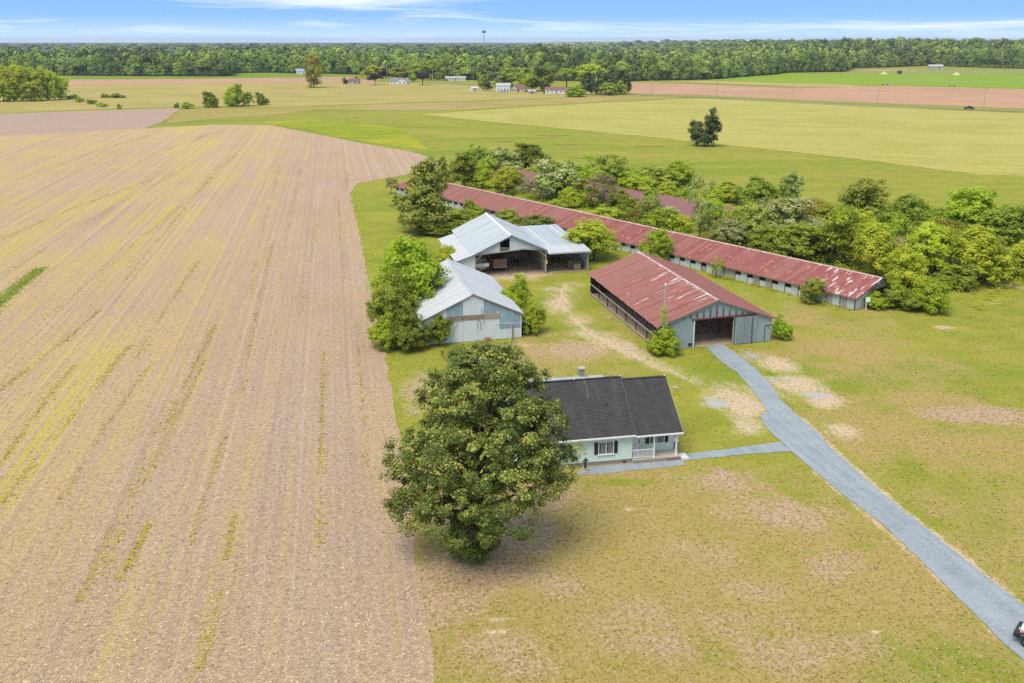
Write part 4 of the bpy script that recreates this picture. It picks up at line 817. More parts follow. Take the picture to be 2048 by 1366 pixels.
# ------------------------------------------------------------------ long poultry houses
TP = R(128.3)
M_pwall = metal_mat('faded_pale_boards', (.53, .56, .57), (.44, .48, .50), (.33, .30, .27), .66, (1.5, 1.0), .8, .2)
M_pwall2 = metal_mat('brownish_boards', (.36, .33, .30), (.27, .24, .22), (.45, .47, .48), .66, (1.5, 1.0), .8, .2)
def poultry(loc, label, near, main):
    b_ = empty('poultry_house', (*loc, 0), TP, label, 'poultry house', 'long poultry houses')
    Lp, Wd, ze, zr = 131.0, 13.2, 1.98, 3.98            # local x runs away from the near gable, y towards the back (negative)
    yf, yb = 0.0, -Wd; yr = -Wd / 2
    sl = (zr - ze) / (Wd / 2); ov = .35
    r = MB(); r.quad((-.3, yr - .3, zr - .04), (Lp + .3, yr - .3, zr - .04), (Lp + .3, yr, zr + .07), (-.3, yr, zr + .07)); r.quad((-.3, yr, zr + .07), (Lp + .3, yr, zr + .07), (Lp + .3, yr + .3, zr - .04), (-.3, yr + .3, zr - .04))
    rf = r.build('roof', metal_mat('poultry_ridge', (.40, .20, .17), (.50, .36, .33), (.72, .68, .66), .56, (2.0, 3.0)) if main else M_old_red, b_)
    mats = [M_red, M_red_rust, M_red_worn, M_red_bare] if main else [M_old_red]
    def pk(i, n):       # panel 0 at the far end; the near end has lost its paint
        if not main: return 0
        t = i / n
        if t > .955: return random.choice((3, 3, 2))
        if t > .925: return 3
        if t > .62: return random.choice((1, 1, 1, 2, 0))
        if t > .45: return random.choice((1, 0, 0))
        return 0 if random.random() < .93 else 1
    panel_slope(rf, (Lp + .3, yf + ov, ze - ov * sl), (Lp + .3, yr, zr), (-1, 0, 0), Lp + .6, 1.0 if main else 2.2, mats, pick=pk)
    panel_slope(rf, (-.3, yb - ov, ze - ov * sl), (-.3, yr, zr), (1, 0, 0), Lp + .6, 2.2, mats[:1])
    b = MB(); b.bar((-.3, yf + ov, ze - ov * sl - .1), (Lp + .3, yf + ov, ze - ov * sl - .1), .04, .12); b.build('eave_board', M_wood, rf)
    for y_ in (yf + ov, yb - ov): MB().bar((-.3, y_, ze - ov * sl - .1), (-.3, yr, zr - .1), .05, .16).build('barge_board', M_rust, rf)
    top = ze - .06
    # front long wall: solid panels alternating with window bays
    mod = 2.42; n = int(Lp / mod)
    pan = MB().box(0, 1.24, -.05, 0, .05, top); pan.box(.6, .64, -.0, .03, .05, top); pm = [pan.mesh('wall_panel', m) for m in (M_pwall, M_pwall2)]
    low = MB().box(0, 1.14, -.05, 0, .05, 1.0); lm = [low.mesh('sill_panel', m) for m in (M_pwall, M_pwall2)]
    hd = MB().box(0, 1.14, -.05, 0, top - .14, top).mesh('head_panel', M_pwall)
    fr = MB(); fr.box(0, .07, -.03, .02, 1.0, top - .14); fr.box(1.07, 1.14, -.03, .02, 1.0, top - .14); fr.box(.07, 1.07, -.03, .02, 1.0, 1.05); fm = fr.mesh('window_frame', M_wood)
    ful = MB().box(0, 1.14, -.04, 0, .05, top).mesh('door', M_pwall2)
    brd = MB().bar((.1, .03, 1.05), (1.0, .03, 1.6), .03, .1).mesh('loose_board', M_palewood)
    post = MB().box(-.05, .05, .0, .05, 0, top).mesh('post', M_darkwood)
    for i in range(n):
        x = .15 + i * mod; T_ = Matrix.Translation
        link('wall_panel', pm[0 if random.random() < .8 else 1], b_, T_((x, 0, 0)))
        link('post', post, b_, T_((x - .02, 0, 0)))
        if random.random() < .13: link('door', ful, b_, T_((x + 1.26, 0, 0))); continue
        link('sill_panel', lm[0 if random.random() < .75 else 1], b_, T_((x + 1.26, 0, 0))); link('head_panel', hd, b_, T_((x + 1.26, 0, 0)))
        w_ = link('window_frame', fm, b_, T_((x + 1.26, 0, 0)))
        if random.random() < .12: link('loose_board', brd, b_, T_((x + 1.26, 0, 0)))
    MB().box(0, Lp, yb, yb + .05, .05, top).build('back_wall', M_pwall, b_)
    MB().box(.2, Lp - .2, yb + .1, yf - .1, .01, .03).build('litter_floor', M_dirt, b_)
    for x_ in (33, 66, 98): MB().box(x_, x_ + .1, yb + .1, yf - .15, .02, ze).build('cross_wall', M_darkwood, b_)
    # near gable with an open doorway
    g = lambda y: ze + (zr - ze) * (1 - abs(y - yr) / (Wd / 2)) - .1
    def gp(y0, y1, z0, m, name='gable_panel'):
        b = MB(); k = 4
        for j in range(k):
            ya, yb_ = y0 + (y1 - y0) * j / k, y0 + (y1 - y0) * (j + 1) / k
            b.quad((0, ya, z0), (0, yb_, z0), (0, yb_, g(yb_)), (0, ya, g(ya))); b.quad((.05, ya, z0), (.05, yb_, z0), (.05, yb_, g(yb_)), (.05, ya, g(ya)))
        b.build(name, m, b_)
    gp(0, -3.0, .05, M_pwall); gp(-3.0, -4.3, .05, M_bluewall)
    gp(-4.3, -8.9, 2.35, M_wood); gp(-8.9, -13.2, .05, M_pwall)
    b = MB(); b.bar((-.05, -4.2, 2.4), (-.05, -9.0, 2.4), .1, .16); b.bar((-.03, -4.3, 0), (-.03, -4.3, 2.4), .12); b.build('door_frame', M_rust, b_)
    for j in range(5):
        z_ = 2.5 + j * .28; half = max(.2, (zr - z_ - .25) / sl); half = min(half, 6.0)
        b = MB(); b.bar((-.04, yr - half * .93, z_), (-.04, yr + half * .93, z_), .03, .2); b.build('gable_board', [M_wood, M_bluewall][j % 2], b_)
    if main: MB().box(-.09, -.06, -6.1, -5.5, 3.05, 3.5).build('gable_sign', M_white, b_); MB().box(-.085, -.06, -4.9, -4.6, 3.1, 3.5).build('gable_vent', M_white, b_)
    wall = MB().box(Lp - .05, Lp, yb, yf, .05, ze).build('far_wall', M_pwall, b_)
    return b_
poultry((50.9, 125.3), 'long poultry house with rusting red roof beside the pole barn', 1, True)
poultry((73.3, 143.1), 'faded second poultry house half hidden behind the overgrown trees', 0, False)
LP = lambda x, y, z=0: Vector((50.9, 125.3, 0)) + Vector((math.cos(TP), math.sin(TP), 0)) * x + Vector((-math.sin(TP), math.cos(TP), 0)) * y + Vector((0, 0, z))
o = empty('meter_post', LP(-1.0, -1.2), 0, 'white meter box on a post at the poultry house end', 'meter box')
b = MB(); b.bar((0, 0, 0), (0, 0, 1.5), .1); b.bar((0, 0, 1.3), (.35, .1, 1.75), .08); b.build('post', M_white, o); MB().box(-.12, .5, -.12, .12, 1.35, 1.95).build('meter_case', M_white, o)

# ------------------------------------------------------------------ trees and shrubs
def leaves(centers, outs, n_each, cr, leaf, tone, rng, squash=.75, mix=(.8, .5, .5, .30)):
    """rhombic leaves scattered round clump centres; returns verts, quads, per-face clump value"""
    k = len(centers); N = k * n_each
    C = np.repeat(centers, n_each, 0); O = np.repeat(outs, n_each, 0); T_ = np.repeat(tone, n_each)
    off = rng.normal(0, 1, (N, 3)); off /= np.linalg.norm(off, axis=1, keepdims=True) + 1e-6
    off *= (rng.random((N, 1)) ** .45) * np.repeat(cr, n_each)[:, None] if np.ndim(cr) else (rng.random((N, 1)) ** .45) * cr
    off[:, 2] *= squash
    P = C + off
    nrm = O * mix[0] + off / (np.linalg.norm(off, axis=1, keepdims=True) + 1e-6) * mix[1] + np.array([0, 0, mix[2]]) + rng.normal(0, mix[3], (N, 3))
    nrm /= np.linalg.norm(nrm, axis=1, keepdims=True)
    a = np.cross(nrm, rng.normal(0, 1, (N, 3))); a /= np.linalg.norm(a, axis=1, keepdims=True) + 1e-6
    b = np.cross(nrm, a); s = leaf * rng.uniform(.6, 1.35, (N, 1))
    V = np.stack([P - a * s, P - b * s * .5 , P + a * s, P + b * s * .5], 1).reshape(-1, 3)
    return V, np.arange(4 * N).reshape(-1, 4), T_
def crown_mesh(name, m, lobes, nclump, nleaf, leaf, cr, seed, inner=.25, low=-.55, skirt=1.0, squash=.75):
    """crown of a unit tree (height 1, width 1) made of lobes (x, y, z, rx, ry, rz)"""
    rng = np.random.default_rng(seed); lb = np.array(lobes, float)
    lb[:, :2] += rng.normal(0, .05, (len(lb), 2)); lb[:, 2] += rng.normal(0, .03, len(lb)); lb[:, 3:6] *= rng.uniform(.72, 1.12, (len(lb), 3))
    k_ = 5; j = rng.integers(0, len(lb), k_); dd = rng.normal(0, 1, (k_, 3)); dd /= np.linalg.norm(dd, axis=1, keepdims=True); dd[:, 2] = np.abs(dd[:, 2]) * .8      # a few stray limbs break the outline
    ex_ = lb[j].copy(); ex_[:, :3] += dd * ex_[:, 3:6] * .95; ex_[:, 3:6] *= .42; ex_[:, 2] = np.minimum(ex_[:, 2], .95); lb = np.concatenate([lb, ex_])
    wgt = (lb[:, 3] * lb[:, 5]); wgt /= wgt.sum(); pick = rng.choice(len(lb), nclump, p=wgt); L = lb[pick]
    d = rng.normal(0, 1, (nclump, 3)); d /= np.linalg.norm(d, axis=1, keepdims=True)
    bad = d[:, 2] < low; d[bad, 2] *= -1
    rad = np.where(rng.random(nclump) < inner, rng.uniform(.25, .75, nclump), rng.uniform(.72, 1.12, nclump))
    C = L[:, :3] + d * L[:, 3:6] * rad[:, None]
    o = d / L[:, 3:6]; o /= np.linalg.norm(o, axis=1, keepdims=True)
    C[:, 2] = np.maximum(C[:, 2], .015)
    tone = np.clip(rng.normal(.5, .24, nclump) + (C[:, 2] - C[:, 2].mean()) * .25, 0, 1)
    V, F_, T_ = leaves(C, o, nleaf, cr * rng.uniform(.7, 1.3, nclump), leaf, tone, rng, squash)
    me = raw_mesh(name, V, F_, m); a = me.attributes.new('clump', 'FLOAT', 'FACE'); a.data.foreach_set('value', T_.astype(np.float32))
    return me, C
def trunk_mesh(name, m, C, h0, r, seed, nb=9, lean=0.0):
    rng = random.Random(seed); b = MB(); top = (lean, rng.uniform(-.03, .03), h0)
    b.tube([(0, 0, -.01), (lean * .2, 0, h0 * .3), (lean * .6, .01, h0 * .65), top], [r * 1.25, r, r * .8, r * .55], 8)
    idx = list(range(len(C))); rng.shuffle(idx)
    for i in idx[:nb]:
        c = Vector(C[i]) ; z0 = h0 * rng.uniform(.45, 1.0); s = Vector((lean * z0 / h0, 0, z0))
        if c.z < s.z: s.z = max(.05, c.z * .7)
        mid = s.lerp(c, .5) + Vector((rng.uniform(-.03, .03), rng.uniform(-.03, .03), .03))
        b.tube([s, mid, s.lerp(c, .95)], [r * .42, r * .26, r * .08], 5, False)
    return b.mesh(name, m, True)
M_bark = plain('bark', (.125, .10, .08), (.075, .06, .05), 4.0, .95)
M_twig = plain('grey_twig_bark', (.21, .175, .155), (.15, .125, .11), 4.0, .95)
LM = {
 'spring': leaf_mat('spring_leaves', (.098, .135, .012), (.245, .29, .026)),
 'lime':   leaf_mat('lime_leaves', (.125, .150, .014), (.30, .315, .035)),
 'mid':    leaf_mat('mid_green_leaves', (.080, .102, .016), (.19, .215, .03)),
 'deep':   leaf_mat('deep_green_leaves', (.060, .080, .014), (.155, .18, .024)),
 'olive':  leaf_mat('olive_leaves', (.098, .122, .024), (.235, .255, .048)),
 'cream':  leaf_mat('cream_flowering_leaves', (.10, .125, .022), (.195, .22, .048), (.68, .66, .40), .36),
 'silver': leaf_mat('silvery_leaves', (.105, .125, .040), (.22, .24, .085)),
 'gold':   leaf_mat('golden_leaves', (.12, .12, .025), (.25, .23, .05)),
 'amber':  leaf_mat('amber_leaves', (.09, .10, .016), (.20, .19, .028), (.42, .30, .05), .3),
 'purple': leaf_mat('purple_leaves', (.022, .018, .022), (.05, .036, .04)),
 'cedar':  leaf_mat('cedar_needles', (.020, .030, .012), (.058, .072, .022), trans=.1),
 'fir':    leaf_mat('feathery_needles', (.066, .082, .018), (.175, .195, .034), trans=.2),
 'brown':  leaf_mat('bare_brown_twigs', (.090, .075, .050), (.17, .145, .095)),
 'magnolia': leaf_mat('magnolia_leaves', (.022, .034, .009), (.092, .108, .022), (.48, .46, .11), .29, .3),
}
SH = {   # unit crowns
 'round': [(0, 0, .52, .38, .38, .36), (.24, .1, .40, .27, .28, .30), (-.24, -.08, .42, .27, .28, .30), (.02, -.24, .36, .28, .26, .28), (0, .22, .5, .27, .27, .3), (.1, -.04, .75, .25, .25, .22), (-.12, .08, .72, .2, .2, .2), (.1, -.1, .2, .34, .34, .18)],
 'tall':  [(0, 0, .5, .32, .32, .32), (.14, .06, .7, .24, .24, .22), (-.16, 0, .62, .26, .26, .26), (0, -.12, .82, .18, .18, .16), (.18, -.12, .38, .29, .29, .26), (-.18, .14, .34, .29, .29, .26), (0, 0, .18, .34, .34, .17)],
 'bush':  [(0, 0, .42, .40, .40, .40), (.22, .06, .34, .26, .26, .32), (-.24, -.04, .36, .26, .26, .34), (.04, -.22, .32, .28, .26, .30), (.02, .1, .66, .26, .26, .28)],
 'cone':  [(0, 0, .22, .46, .46, .20), (.03, 0, .42, .38, .38, .2), (-.03, .02, .6, .29, .29, .18), (.02, -.02, .77, .19, .19, .14), (0, 0, .91, .08, .08, .09)],
 'loose': [(-.22, .05, .62, .2, .2, .18), (.2, -.04, .7, .22, .22, .18), (.02, .12, .86, .18, .18, .13), (-.04, -.16, .5, .24, .24, .18), (.22, .14, .45, .22, .22, .16), (-.24, -.1, .36, .2, .2, .14)],
 'column': [(0, 0, .3, .34, .34, .28), (.04, .02, .58, .36, .36, .26), (-.04, 0, .8, .24, .24, .18)],
 'twin':  [(-.24, 0, .36, .24, .26, .30), (-.28, .02, .56, .16, .16, .2), (.14, 0, .42, .30, .30, .34), (.2, 0, .7, .2, .2, .24), (.22, 0, .86, .1, .1, .13), (0, -.1, .26, .3, .3, .2)],
 'umbrella': [(0, 0, .72, .40, .40, .22), (.24, .05, .64, .26, .26, .2), (-.24, -.03, .66, .26, .26, .2), (0, -.2, .62, .28, .26, .2), (.02, .1, .84, .28, .28, .14)],
}
CROWNS = {}
def get_crown(shape, leafkind, detail, ix):
    """shared meshes: crown and trunk for a shape, leaf colour, detail level and seed"""
    key = (shape, leafkind, detail, ix)
    if key not in CROWNS:
        nc, nl, lf, cr = {'near': (270, 48, .024, .085), 'mid': (200, 38, .030, .098), 'far': (90, 18, .058, .12), 'airy': (90, 22, .026, .075)}[detail]
        low = -.9 if shape in ('bush', 'twin', 'cone', 'column') else -.5
        me, C = crown_mesh('crown', LM[leafkind], SH[shape], nc, nl, lf, cr, hash((shape, ix)) % 9973 if False else (sum(map(ord, shape + leafkind)) * 7 + ix * 131), low=low)
        tr = trunk_mesh('trunk', M_twig if leafkind in ('brown', 'silver', 'gold') else M_bark, C, .42 if shape in ('bush', 'round', 'twin') else .6, .022 if shape != 'bush' else .014, ix + 5, 12 if detail != 'far' else 5)
        CROWNS[key] = (me, tr)
    return CROWNS[key]
def tree(name, xywh, shape, leafkind, label, cat='tree', group=None, detail='mid', ix=0, z=0.0):
    x, y, h, w = xywh; me, tr = get_crown(shape, leafkind, detail, ix % 2 if detail != 'near' else ix % 4)
    o = empty(name, (x, y, z), random.uniform(0, 6.28), label, cat, group); k_ = {'mid': 1.25, 'far': 1.35, 'near': 1.12, 'airy': 1.2}[detail]; o.scale = (w * k_, w * k_, max(h, .6) * (1.06 if detail == 'far' else 1.0))
    link('crown', me, o); link('trunk', tr, o); return o

# the big evergreen in front of the house
def big_tree():
    x, y = (-2.81, 61.43)
    o = empty('magnolia_tree', (x, y, 0), 0, 'large glossy dark green broadleaf tree standing before the house', 'tree')
    rng = np.random.default_rng(11)
    # lobes in metres round the trunk: broad middle, narrowing crown, a skirt at the foot
    lobes = [(.4, 0, 7.4, 5.6, 5.2, 4.0), (-3.4, .3, 6.8, 3.4, 3.6, 3.0), (4.0, .6, 7.2, 3.4, 3.6, 2.8), (.9, .4, 11.0, 4.6, 4.2, 3.2), (-1.6, .8, 12.6, 2.7, 2.7, 2.3), (3.2, .6, 12.4, 2.6, 2.6, 2.4), (.8, .8, 14.4, 3.0, 2.8, 2.0), (2.7, .9, 15.2, 1.8, 1.8, 1.5), (4.0, .8, 13.9, 1.5, 1.5, 1.3), (.9, .8, 15.7, 1.8, 1.6, 1.2),
             (-.9, .8, 15.4, 1.5, 1.5, 1.4), (-4.3, -.4, 4.6, 2.3, 2.5, 2.0), (4.6, .8, 5.2, 2.0, 2.2, 1.6), (6.5, .5, 9.3, 1.7, 1.7, 1.2), (5.8, .4, 7.4, 1.9, 1.8, 1.4), (4.9, .6, 11.0, 1.9, 1.9, 1.6), (-1.0, -2.8, 5.0, 3.4, 2.6, 2.4), (1.8, -2.4, 4.7, 3.0, 2.4, 2.0), (-.3, -.8, 2.2, 2.0, 1.8, 1.6), (-.1, -.5, .9, 1.3, 1.2, .9), (-5.1, .4, 8.2, 1.6, 1.7, 1.6), (-2.9, -1.0, 9.6, 2.6, 2.8, 2.2), (3.4, -.5, 9.6, 2.8, 2.6, 2.2)]
    lb = np.array(lobes); nc = 980; wgt = lb[:, 3] * lb[:, 5] * np.where(lb[:, 2] < 3, 3.2, 1.0); pick = rng.choice(len(lb), nc, p=wgt / wgt.sum()); L = lb[pick]
    d = rng.normal(0, 1, (nc, 3)); d /= np.linalg.norm(d, axis=1, keepdims=True); d[d[:, 2] < -.6, 2] *= -1
    rad = np.where(rng.random(nc) < .16, rng.uniform(.3, .8, nc), rng.uniform(.86, 1.07, nc))
    C = L[:, :3] + d * L[:, 3:6] * rad[:, None]; C[:, 2] = np.maximum(C[:, 2], .25)
    od = d / L[:, 3:6]; od /= np.linalg.norm(od, axis=1, keepdims=True)
    tone = np.clip(rng.normal(.5, .25, nc), 0, 1)
    V, F_, T_ = leaves(C, od, 128, .56 * rng.uniform(.55, 1.4, nc), .112, tone, rng, .75)
    me = raw_mesh('crown', V, F_, LM['magnolia']); a = me.attributes.new('clump', 'FLOAT', 'FACE'); a.data.foreach_set('value', T_.astype(np.float32))
    link('crown', me, o)
    b = MB(); rr = random.Random(4)
    b.tube([(0, 0, -.1), (.05, 0, 1.2), (-.05, .1, 4), (.1, .2, 8), (.2, .4, 12)], [.55, .42, .36, .26, .12], 10)
    b.build('trunk', M_bark, o, True)
    b = MB()
    for c_ in C[rng.choice(nc, 80, replace=False)]:
        z0 = max(.8, min(11, c_[2] * rr.uniform(.5, .8))); s_ = Vector((.05, .1, z0)); e_ = Vector(c_); mid = s_.lerp(e_, .55) + Vector((0, 0, rr.uniform(-.2, .5)))
        b.tube([s_, mid, s_.lerp(e_, .97)], [.11, .07, .025], 5, False)
    b.build('branches', M_bark, o, True)
    return o
big_tree()

FT = [   # name, place, shape, leaf, label, detail, seed
 ('conifer_tree', (-18.1, 181.4, 15.2, 13.5), 'cone', 'fir', 'large feathery conifer at the far corner of the machine shed', 'near', 0),
 ('shrub', (-11.8, 181.4, 5.0, 7.9), 'bush', 'mid', 'rounded shrub at the foot of the large feathery conifer', 'mid', 1),
 ('shrub', (-16.1, 178.4, 3.4, 6.2), 'bush', 'deep', 'low dark shrub under the large feathery conifer', 'mid', 2),
 ('conifer_tree', (-19.0, 237.4, 8.6, 4.6), 'cone', 'fir', 'slim dark conifer rising behind the large feathery one', 'mid', 1),
 ('tree', (-13.1, 238.5, 9.8, 8.5), 'tall', 'mid', 'dense mid green tree left of the cream flowering pair', 'mid', 0),
 ('tree', (-9.1, 249.1, 10.7, 10.0), 'tall', 'olive', 'tall olive tree topping the leftmost thicket behind the poultry house', 'mid', 0),
 ('tree', (-4.1, 258.6, 8.6, 12.4), 'round', 'cream', 'cream flowering tree left of the dark round tree', 'mid', 0),
 ('tree', (-7.9, 236.9, 6.5, 6.0), 'tall', 'spring', 'bright upright young tree before the cream flowering one', 'mid', 0),
 ('tree', (-1.2, 227.3, 7.2, 8.6), 'round', 'lime', 'yellow green rounded tree hiding the second roof left end', 'mid', 0),
 ('tree', (4.2, 264.6, 9.0, 9.7), 'round', 'deep', 'dark rounded tree at the far end of the second poultry house', 'mid', 0),
 ('tree', (9.7, 262.6, 6.6, 5.7), 'bush', 'deep', 'smaller dark tree beside the dark rounded one', 'mid', 1),
 ('tree', (11.1, 219.8, 10.3, 10.6), 'round', 'cream', 'cream tipped tree over brown thicket between the poultry houses', 'mid', 1),
 ('thicket', (7.1, 219.8, 6.7, 9.3), 'bush', 'brown', 'brown leafless thicket between the two poultry houses', 'airy', 0),
 ('shrub', (15.7, 213.9, 6.3, 6.9), 'bush', 'mid', 'green shrub right of the brown leafless thicket', 'mid', 3),
 ('tree', (22.6, 245.5, 8.7, 7.0), 'loose', 'spring', 'airy light green sapling before the open meadow', 'airy', 0),
 ('tree', (25.8, 227.3, 10.8, 9.6), 'tall', 'olive', 'tall olive tree above the grey twiggy one', 'mid', 1),
 ('tree', (21.7, 206.1, 8.7, 7.6), 'loose', 'brown', 'grey twiggy tree with pale forked stems', 'airy', 1),
 ('shrub', (25.1, 201.7, 6.3, 7.0), 'bush', 'deep', 'dark shrub at the foot of the grey twiggy tree', 'mid', 4),
 ('thicket', (39.0, 240.2, 5.8, 12.1), 'bush', 'olive', 'wide olive thicket left of the round bright tree', 'mid', 0),
 ('tree', (46.4, 238.5, 7.4, 9.3), 'round', 'spring', 'round bright green tree against the open meadow', 'mid', 0),
 ('shrub', (21.1, 189.7, 4.7, 6.8), 'bush', 'lime', 'bright shrub peeping over the long red ridge', 'mid', 0),
 ('tree', (26.0, 193.1, 6.1, 6.0), 'bush', 'mid', 'leafy shrub between ridge and grey twiggy tree', 'mid', 5),
 ('tree', (29.4, 189.7, 6.0, 5.9), 'loose', 'silver', 'grey green twiggy shrub over the long ridge', 'airy', 0),
 ('shrub', (26.5, 186.5, 4.6, 4.3), 'bush', 'amber', 'reddish budding shrub over the long ridge', 'airy', 0),
 ('shrub', (30.7, 183.4, 4.7, 4.9), 'bush', 'spring', 'bright green bush next to the pale one over the ridge', 'mid', 1),
 ('shrub', (33.3, 183.4, 4.9, 3.8), 'bush', 'cream', 'small pale bush next to the bright green one', 'mid', 0),
 ('tree', (37.2, 171.0, 13.8, 6.2), 'loose', 'silver', 'tall sparse tree showing its bare stem before the second roof', 'airy', 1),
 ('shrub', (39.1, 171.0, 8.3, 7.6), 'bush', 'silver', 'grey green feathery thicket under the tall sparse tree', 'airy', 2),
 ('tree', (53.4, 217.0, 5.3, 7.5), 'bush', 'lime', 'yellow green tree at the meadow edge behind the second roof', 'mid', 1),
 ('tree', (59.4, 210.1, 7.3, 8.0), 'round', 'mid', 'dense green tree standing clear at the meadow edge', 'mid', 1),
 ('tree', (68.3, 212.8, 7.9, 5.6), 'tall', 'silver', 'pale silvery tree at the meadow edge', 'mid', 0),
 ('tree', (41.7, 165.8, 5.9, 6.4), 'round', 'cream', 'low cream flowering tree just behind the long red ridge', 'mid', 2),
 ('tree', (46.6, 167.5, 8.7, 7.8), 'tall', 'olive', 'olive tree between two cream flowering trees', 'mid', 2),
 ('tree', (52.0, 166.6, 10.0, 10.1), 'round', 'cream', 'largest cream flowering tree in the thicket', 'mid', 3),
 ('tree', (63.5, 181.4, 7.2, 7.8), 'round', 'amber', 'amber tinted tree top in the thicket', 'mid', 0),
 ('tree', (47.9, 159.3, 5.7, 6.9), 'bush', 'mid', 'dark leafy bush under the largest cream tree', 'mid', 6),
 ('tree', (52.7, 156.2, 7.3, 10.2), 'round', 'mid', 'broad green tree leaning over the long red roof', 'mid', 2),
 ('tree', (56.2, 156.2, 7.6, 7.3), 'round', 'cream', 'cream tufted tree right of the broad green one', 'mid', 4),
 ('tree', (59.1, 152.5, 10.7, 9.3), 'tall', 'spring', 'bright green tree in the middle of the thicket', 'mid', 1),
 ('tree', (75.7, 186.5, 10.9, 9.9), 'tall', 'olive', 'big olive tree standing over the thicket by the meadow', 'mid', 3),
 ('tree', (60.7, 142.4, 9.6, 7.5), 'round', 'lime', 'lime green tree left of the ivy covered one', 'mid', 2),
 ('tree', (81.1, 177.5, 9.0, 8.6), 'round', 'mid', 'dark open tree beside the big olive one', 'mid', 3),
 ('tree', (65.9, 149.7, 10.1, 7.0), 'loose', 'spring', 'thin light green sapling inside the thicket', 'airy', 1),
 ('tree', (70.1, 145.0, 9.7, 7.1), 'round', 'lime', 'yellowish tree above the hidden second roof', 'mid', 3),
 ('tree', (90.0, 171.9, 11.5, 11.2), 'round', 'spring', 'tallest bright green tree right of the thicket', 'mid', 2),
 ('tree', (92.9, 164.1, 9.2, 9.2), 'round', 'mid', 'dense green tree right of the tallest bright one', 'mid', 4),
 ('tree', (79.8, 158.2, 7.0, 6.5), 'umbrella', 'amber', 'golden topped tree below the tallest bright one', 'mid', 1),
 ('tree', (76.6, 140.5, 9.6, 8.6), 'round', 'lime', 'wide yellow green tree by the sandy track', 'mid', 4),
 ('shrub', (71.8, 137.8, 4.6, 6.0), 'bush', 'mid', 'dark shrub with purple flowers by the wide tree', 'mid', 7),
 ('shrub', (81.5, 143.7, 5.7, 5.9), 'bush', 'deep', 'dark green bush at the start of the sandy track', 'mid', 3),
 ('shrub', (85.3, 143.7, 6.7, 6.7), 'bush', 'lime', 'light topped bush at the right picture edge', 'mid', 5),
 ('tree', (98.2, 164.1, 7.8, 6.7), 'round', 'olive', 'olive tree cut by the right picture edge', 'mid', 5),
 ('ivy_tree', (60.6, 130.2, 8.5, 7.7), 'column', 'lime', 'ivy draped dead tree at the poultry house gable', 'near', 0),
 ('shrub', (61.8, 126.0, 4.8, 6.3), 'bush', 'spring', 'broad leafed bush right of the ivy draped tree', 'near', 2),
 ('shrub', (57.9, 126.0, 3.6, 5.2), 'bush', 'mid', 'low bush under the ivy draped tree', 'near', 8),
 ('shrub', (54.5, 126.6, 2.5, 3.0), 'bush', 'spring', 'small bush by the open poultry house doorway', 'mid', 3),
 ('tree', (14.9, 156.2, 7.8, 9.5), 'round', 'lime', 'yellow green tree between machine shed and long poultry house', 'near', 1),
 ('tree', (26.2, 154.2, 6.0, 5.2), 'round', 'spring', 'young maple behind the red barn roof', 'near', 3),
 ('tree', (10.0, 200.5, 3.0, 5.1), 'tall', 'spring', 'upright young tree behind the machine shed wing', 'mid', 2),
 ('shrub', (5.2, 181.0, 3.9, 8.2), 'bush', 'deep', 'low dark bush behind the machine shed roof', 'mid', 5),
 ('shrub', (-1.3, 189.1, 3.5, 5.7), 'bush', 'olive', 'olive shrub behind the machine shed ridge', 'mid', 2),
 ('shrub', (-9.9, 198.8, 4.0, 3.0), 'bush', 'olive', 'small shrub against the long poultry house wall', 'mid', 3),
 ('sapling', (34.4, 143.7, 3.8, 2.5), 'loose', 'olive', 'thin sapling against the poultry house windows', 'airy', 2),
 ('shrub', (45.5, 128.9, 4.3, 3.8), 'round', 'olive', 'neat round bush in front of the long poultry house', 'near', 4),
 ('shrub', (36.2, 112.6, 3.4, 2.6), 'bush', 'spring', 'bright bush at the right corner of the red barn', 'near', 5),
 ('shrub', (19.2, 107.0, 3.8, 4.0), 'bush', 'spring', 'bright bush around the foot of the barn pole', 'near', 6),
 ('tree', (-14.2, 120.7, 11.8, 9.7), 'round', 'spring', 'big leafy tree against the left side of the white barn', 'near', 7),
 ('tree', (-15.9, 114.1, 8.8, 6.3), 'round', 'mid', 'darker tree at the stubble edge left of the white barn', 'near', 8),
 ('shrub', (-16.1, 109.3, 4.5, 4.6), 'bush', 'spring', 'low leafy bush at the stubble edge', 'near', 9),
 ('shrub', (-13.1, 108.5, 5.8, 4.9), 'bush', 'deep', 'dark vine tangle at the white barn corner', 'near', 10),
 ('tree', (-11.4, 149.0, 4.8, 4.9), 'bush', 'lime', 'small tree between the two grey roofs', 'near', 11),
 ('shrub', (-9.5, 110.0, 4.3, 3.9), 'tall', 'deep', 'young dark sapling against the white barn front', 'near', 12),
 ('shrub', (0.6, 120.7, 6.9, 4.4), 'bush', 'spring', 'bright bush at the right side of the white barn', 'near', 13),
 ('shrub', (2.7, 115.4, 4.6, 3.8), 'bush', 'spring', 'lower bright bush nearer the barn lean-to', 'near', 14),
 ('shrub', (-31.5, 227.3, 4.5, 3.4), 'loose', 'brown', 'bare grey shrub at the far poultry house corner', 'airy', 3),
 ('shrub', (-7.9, 197.7, 2.5, 4.6), 'bush', 'spring', 'low green shrub before the far poultry house windows', 'mid', 4),
 # farther out
 ('cedar_tree', (72.7, 334.5, 13.3, 11.4), 'twin', 'cedar', 'lone dark cedar in the open field', 'near', 0),
 ('tree', (-178.7, 530.7, 10.8, 8.9), 'bush', 'mid', 'leftmost of the three field trees beyond the stubble', 'mid', 5),
 ('tree', (-167.3, 542.9, 14.0, 12.8), 'bush', 'spring', 'tallest of the three field trees beyond the stubble', 'mid', 4),
 ('tree', (-160.3, 542.9, 9.6, 6.1), 'round', 'olive', 'slender pale stemmed tree beside the tallest field tree', 'mid', 1),
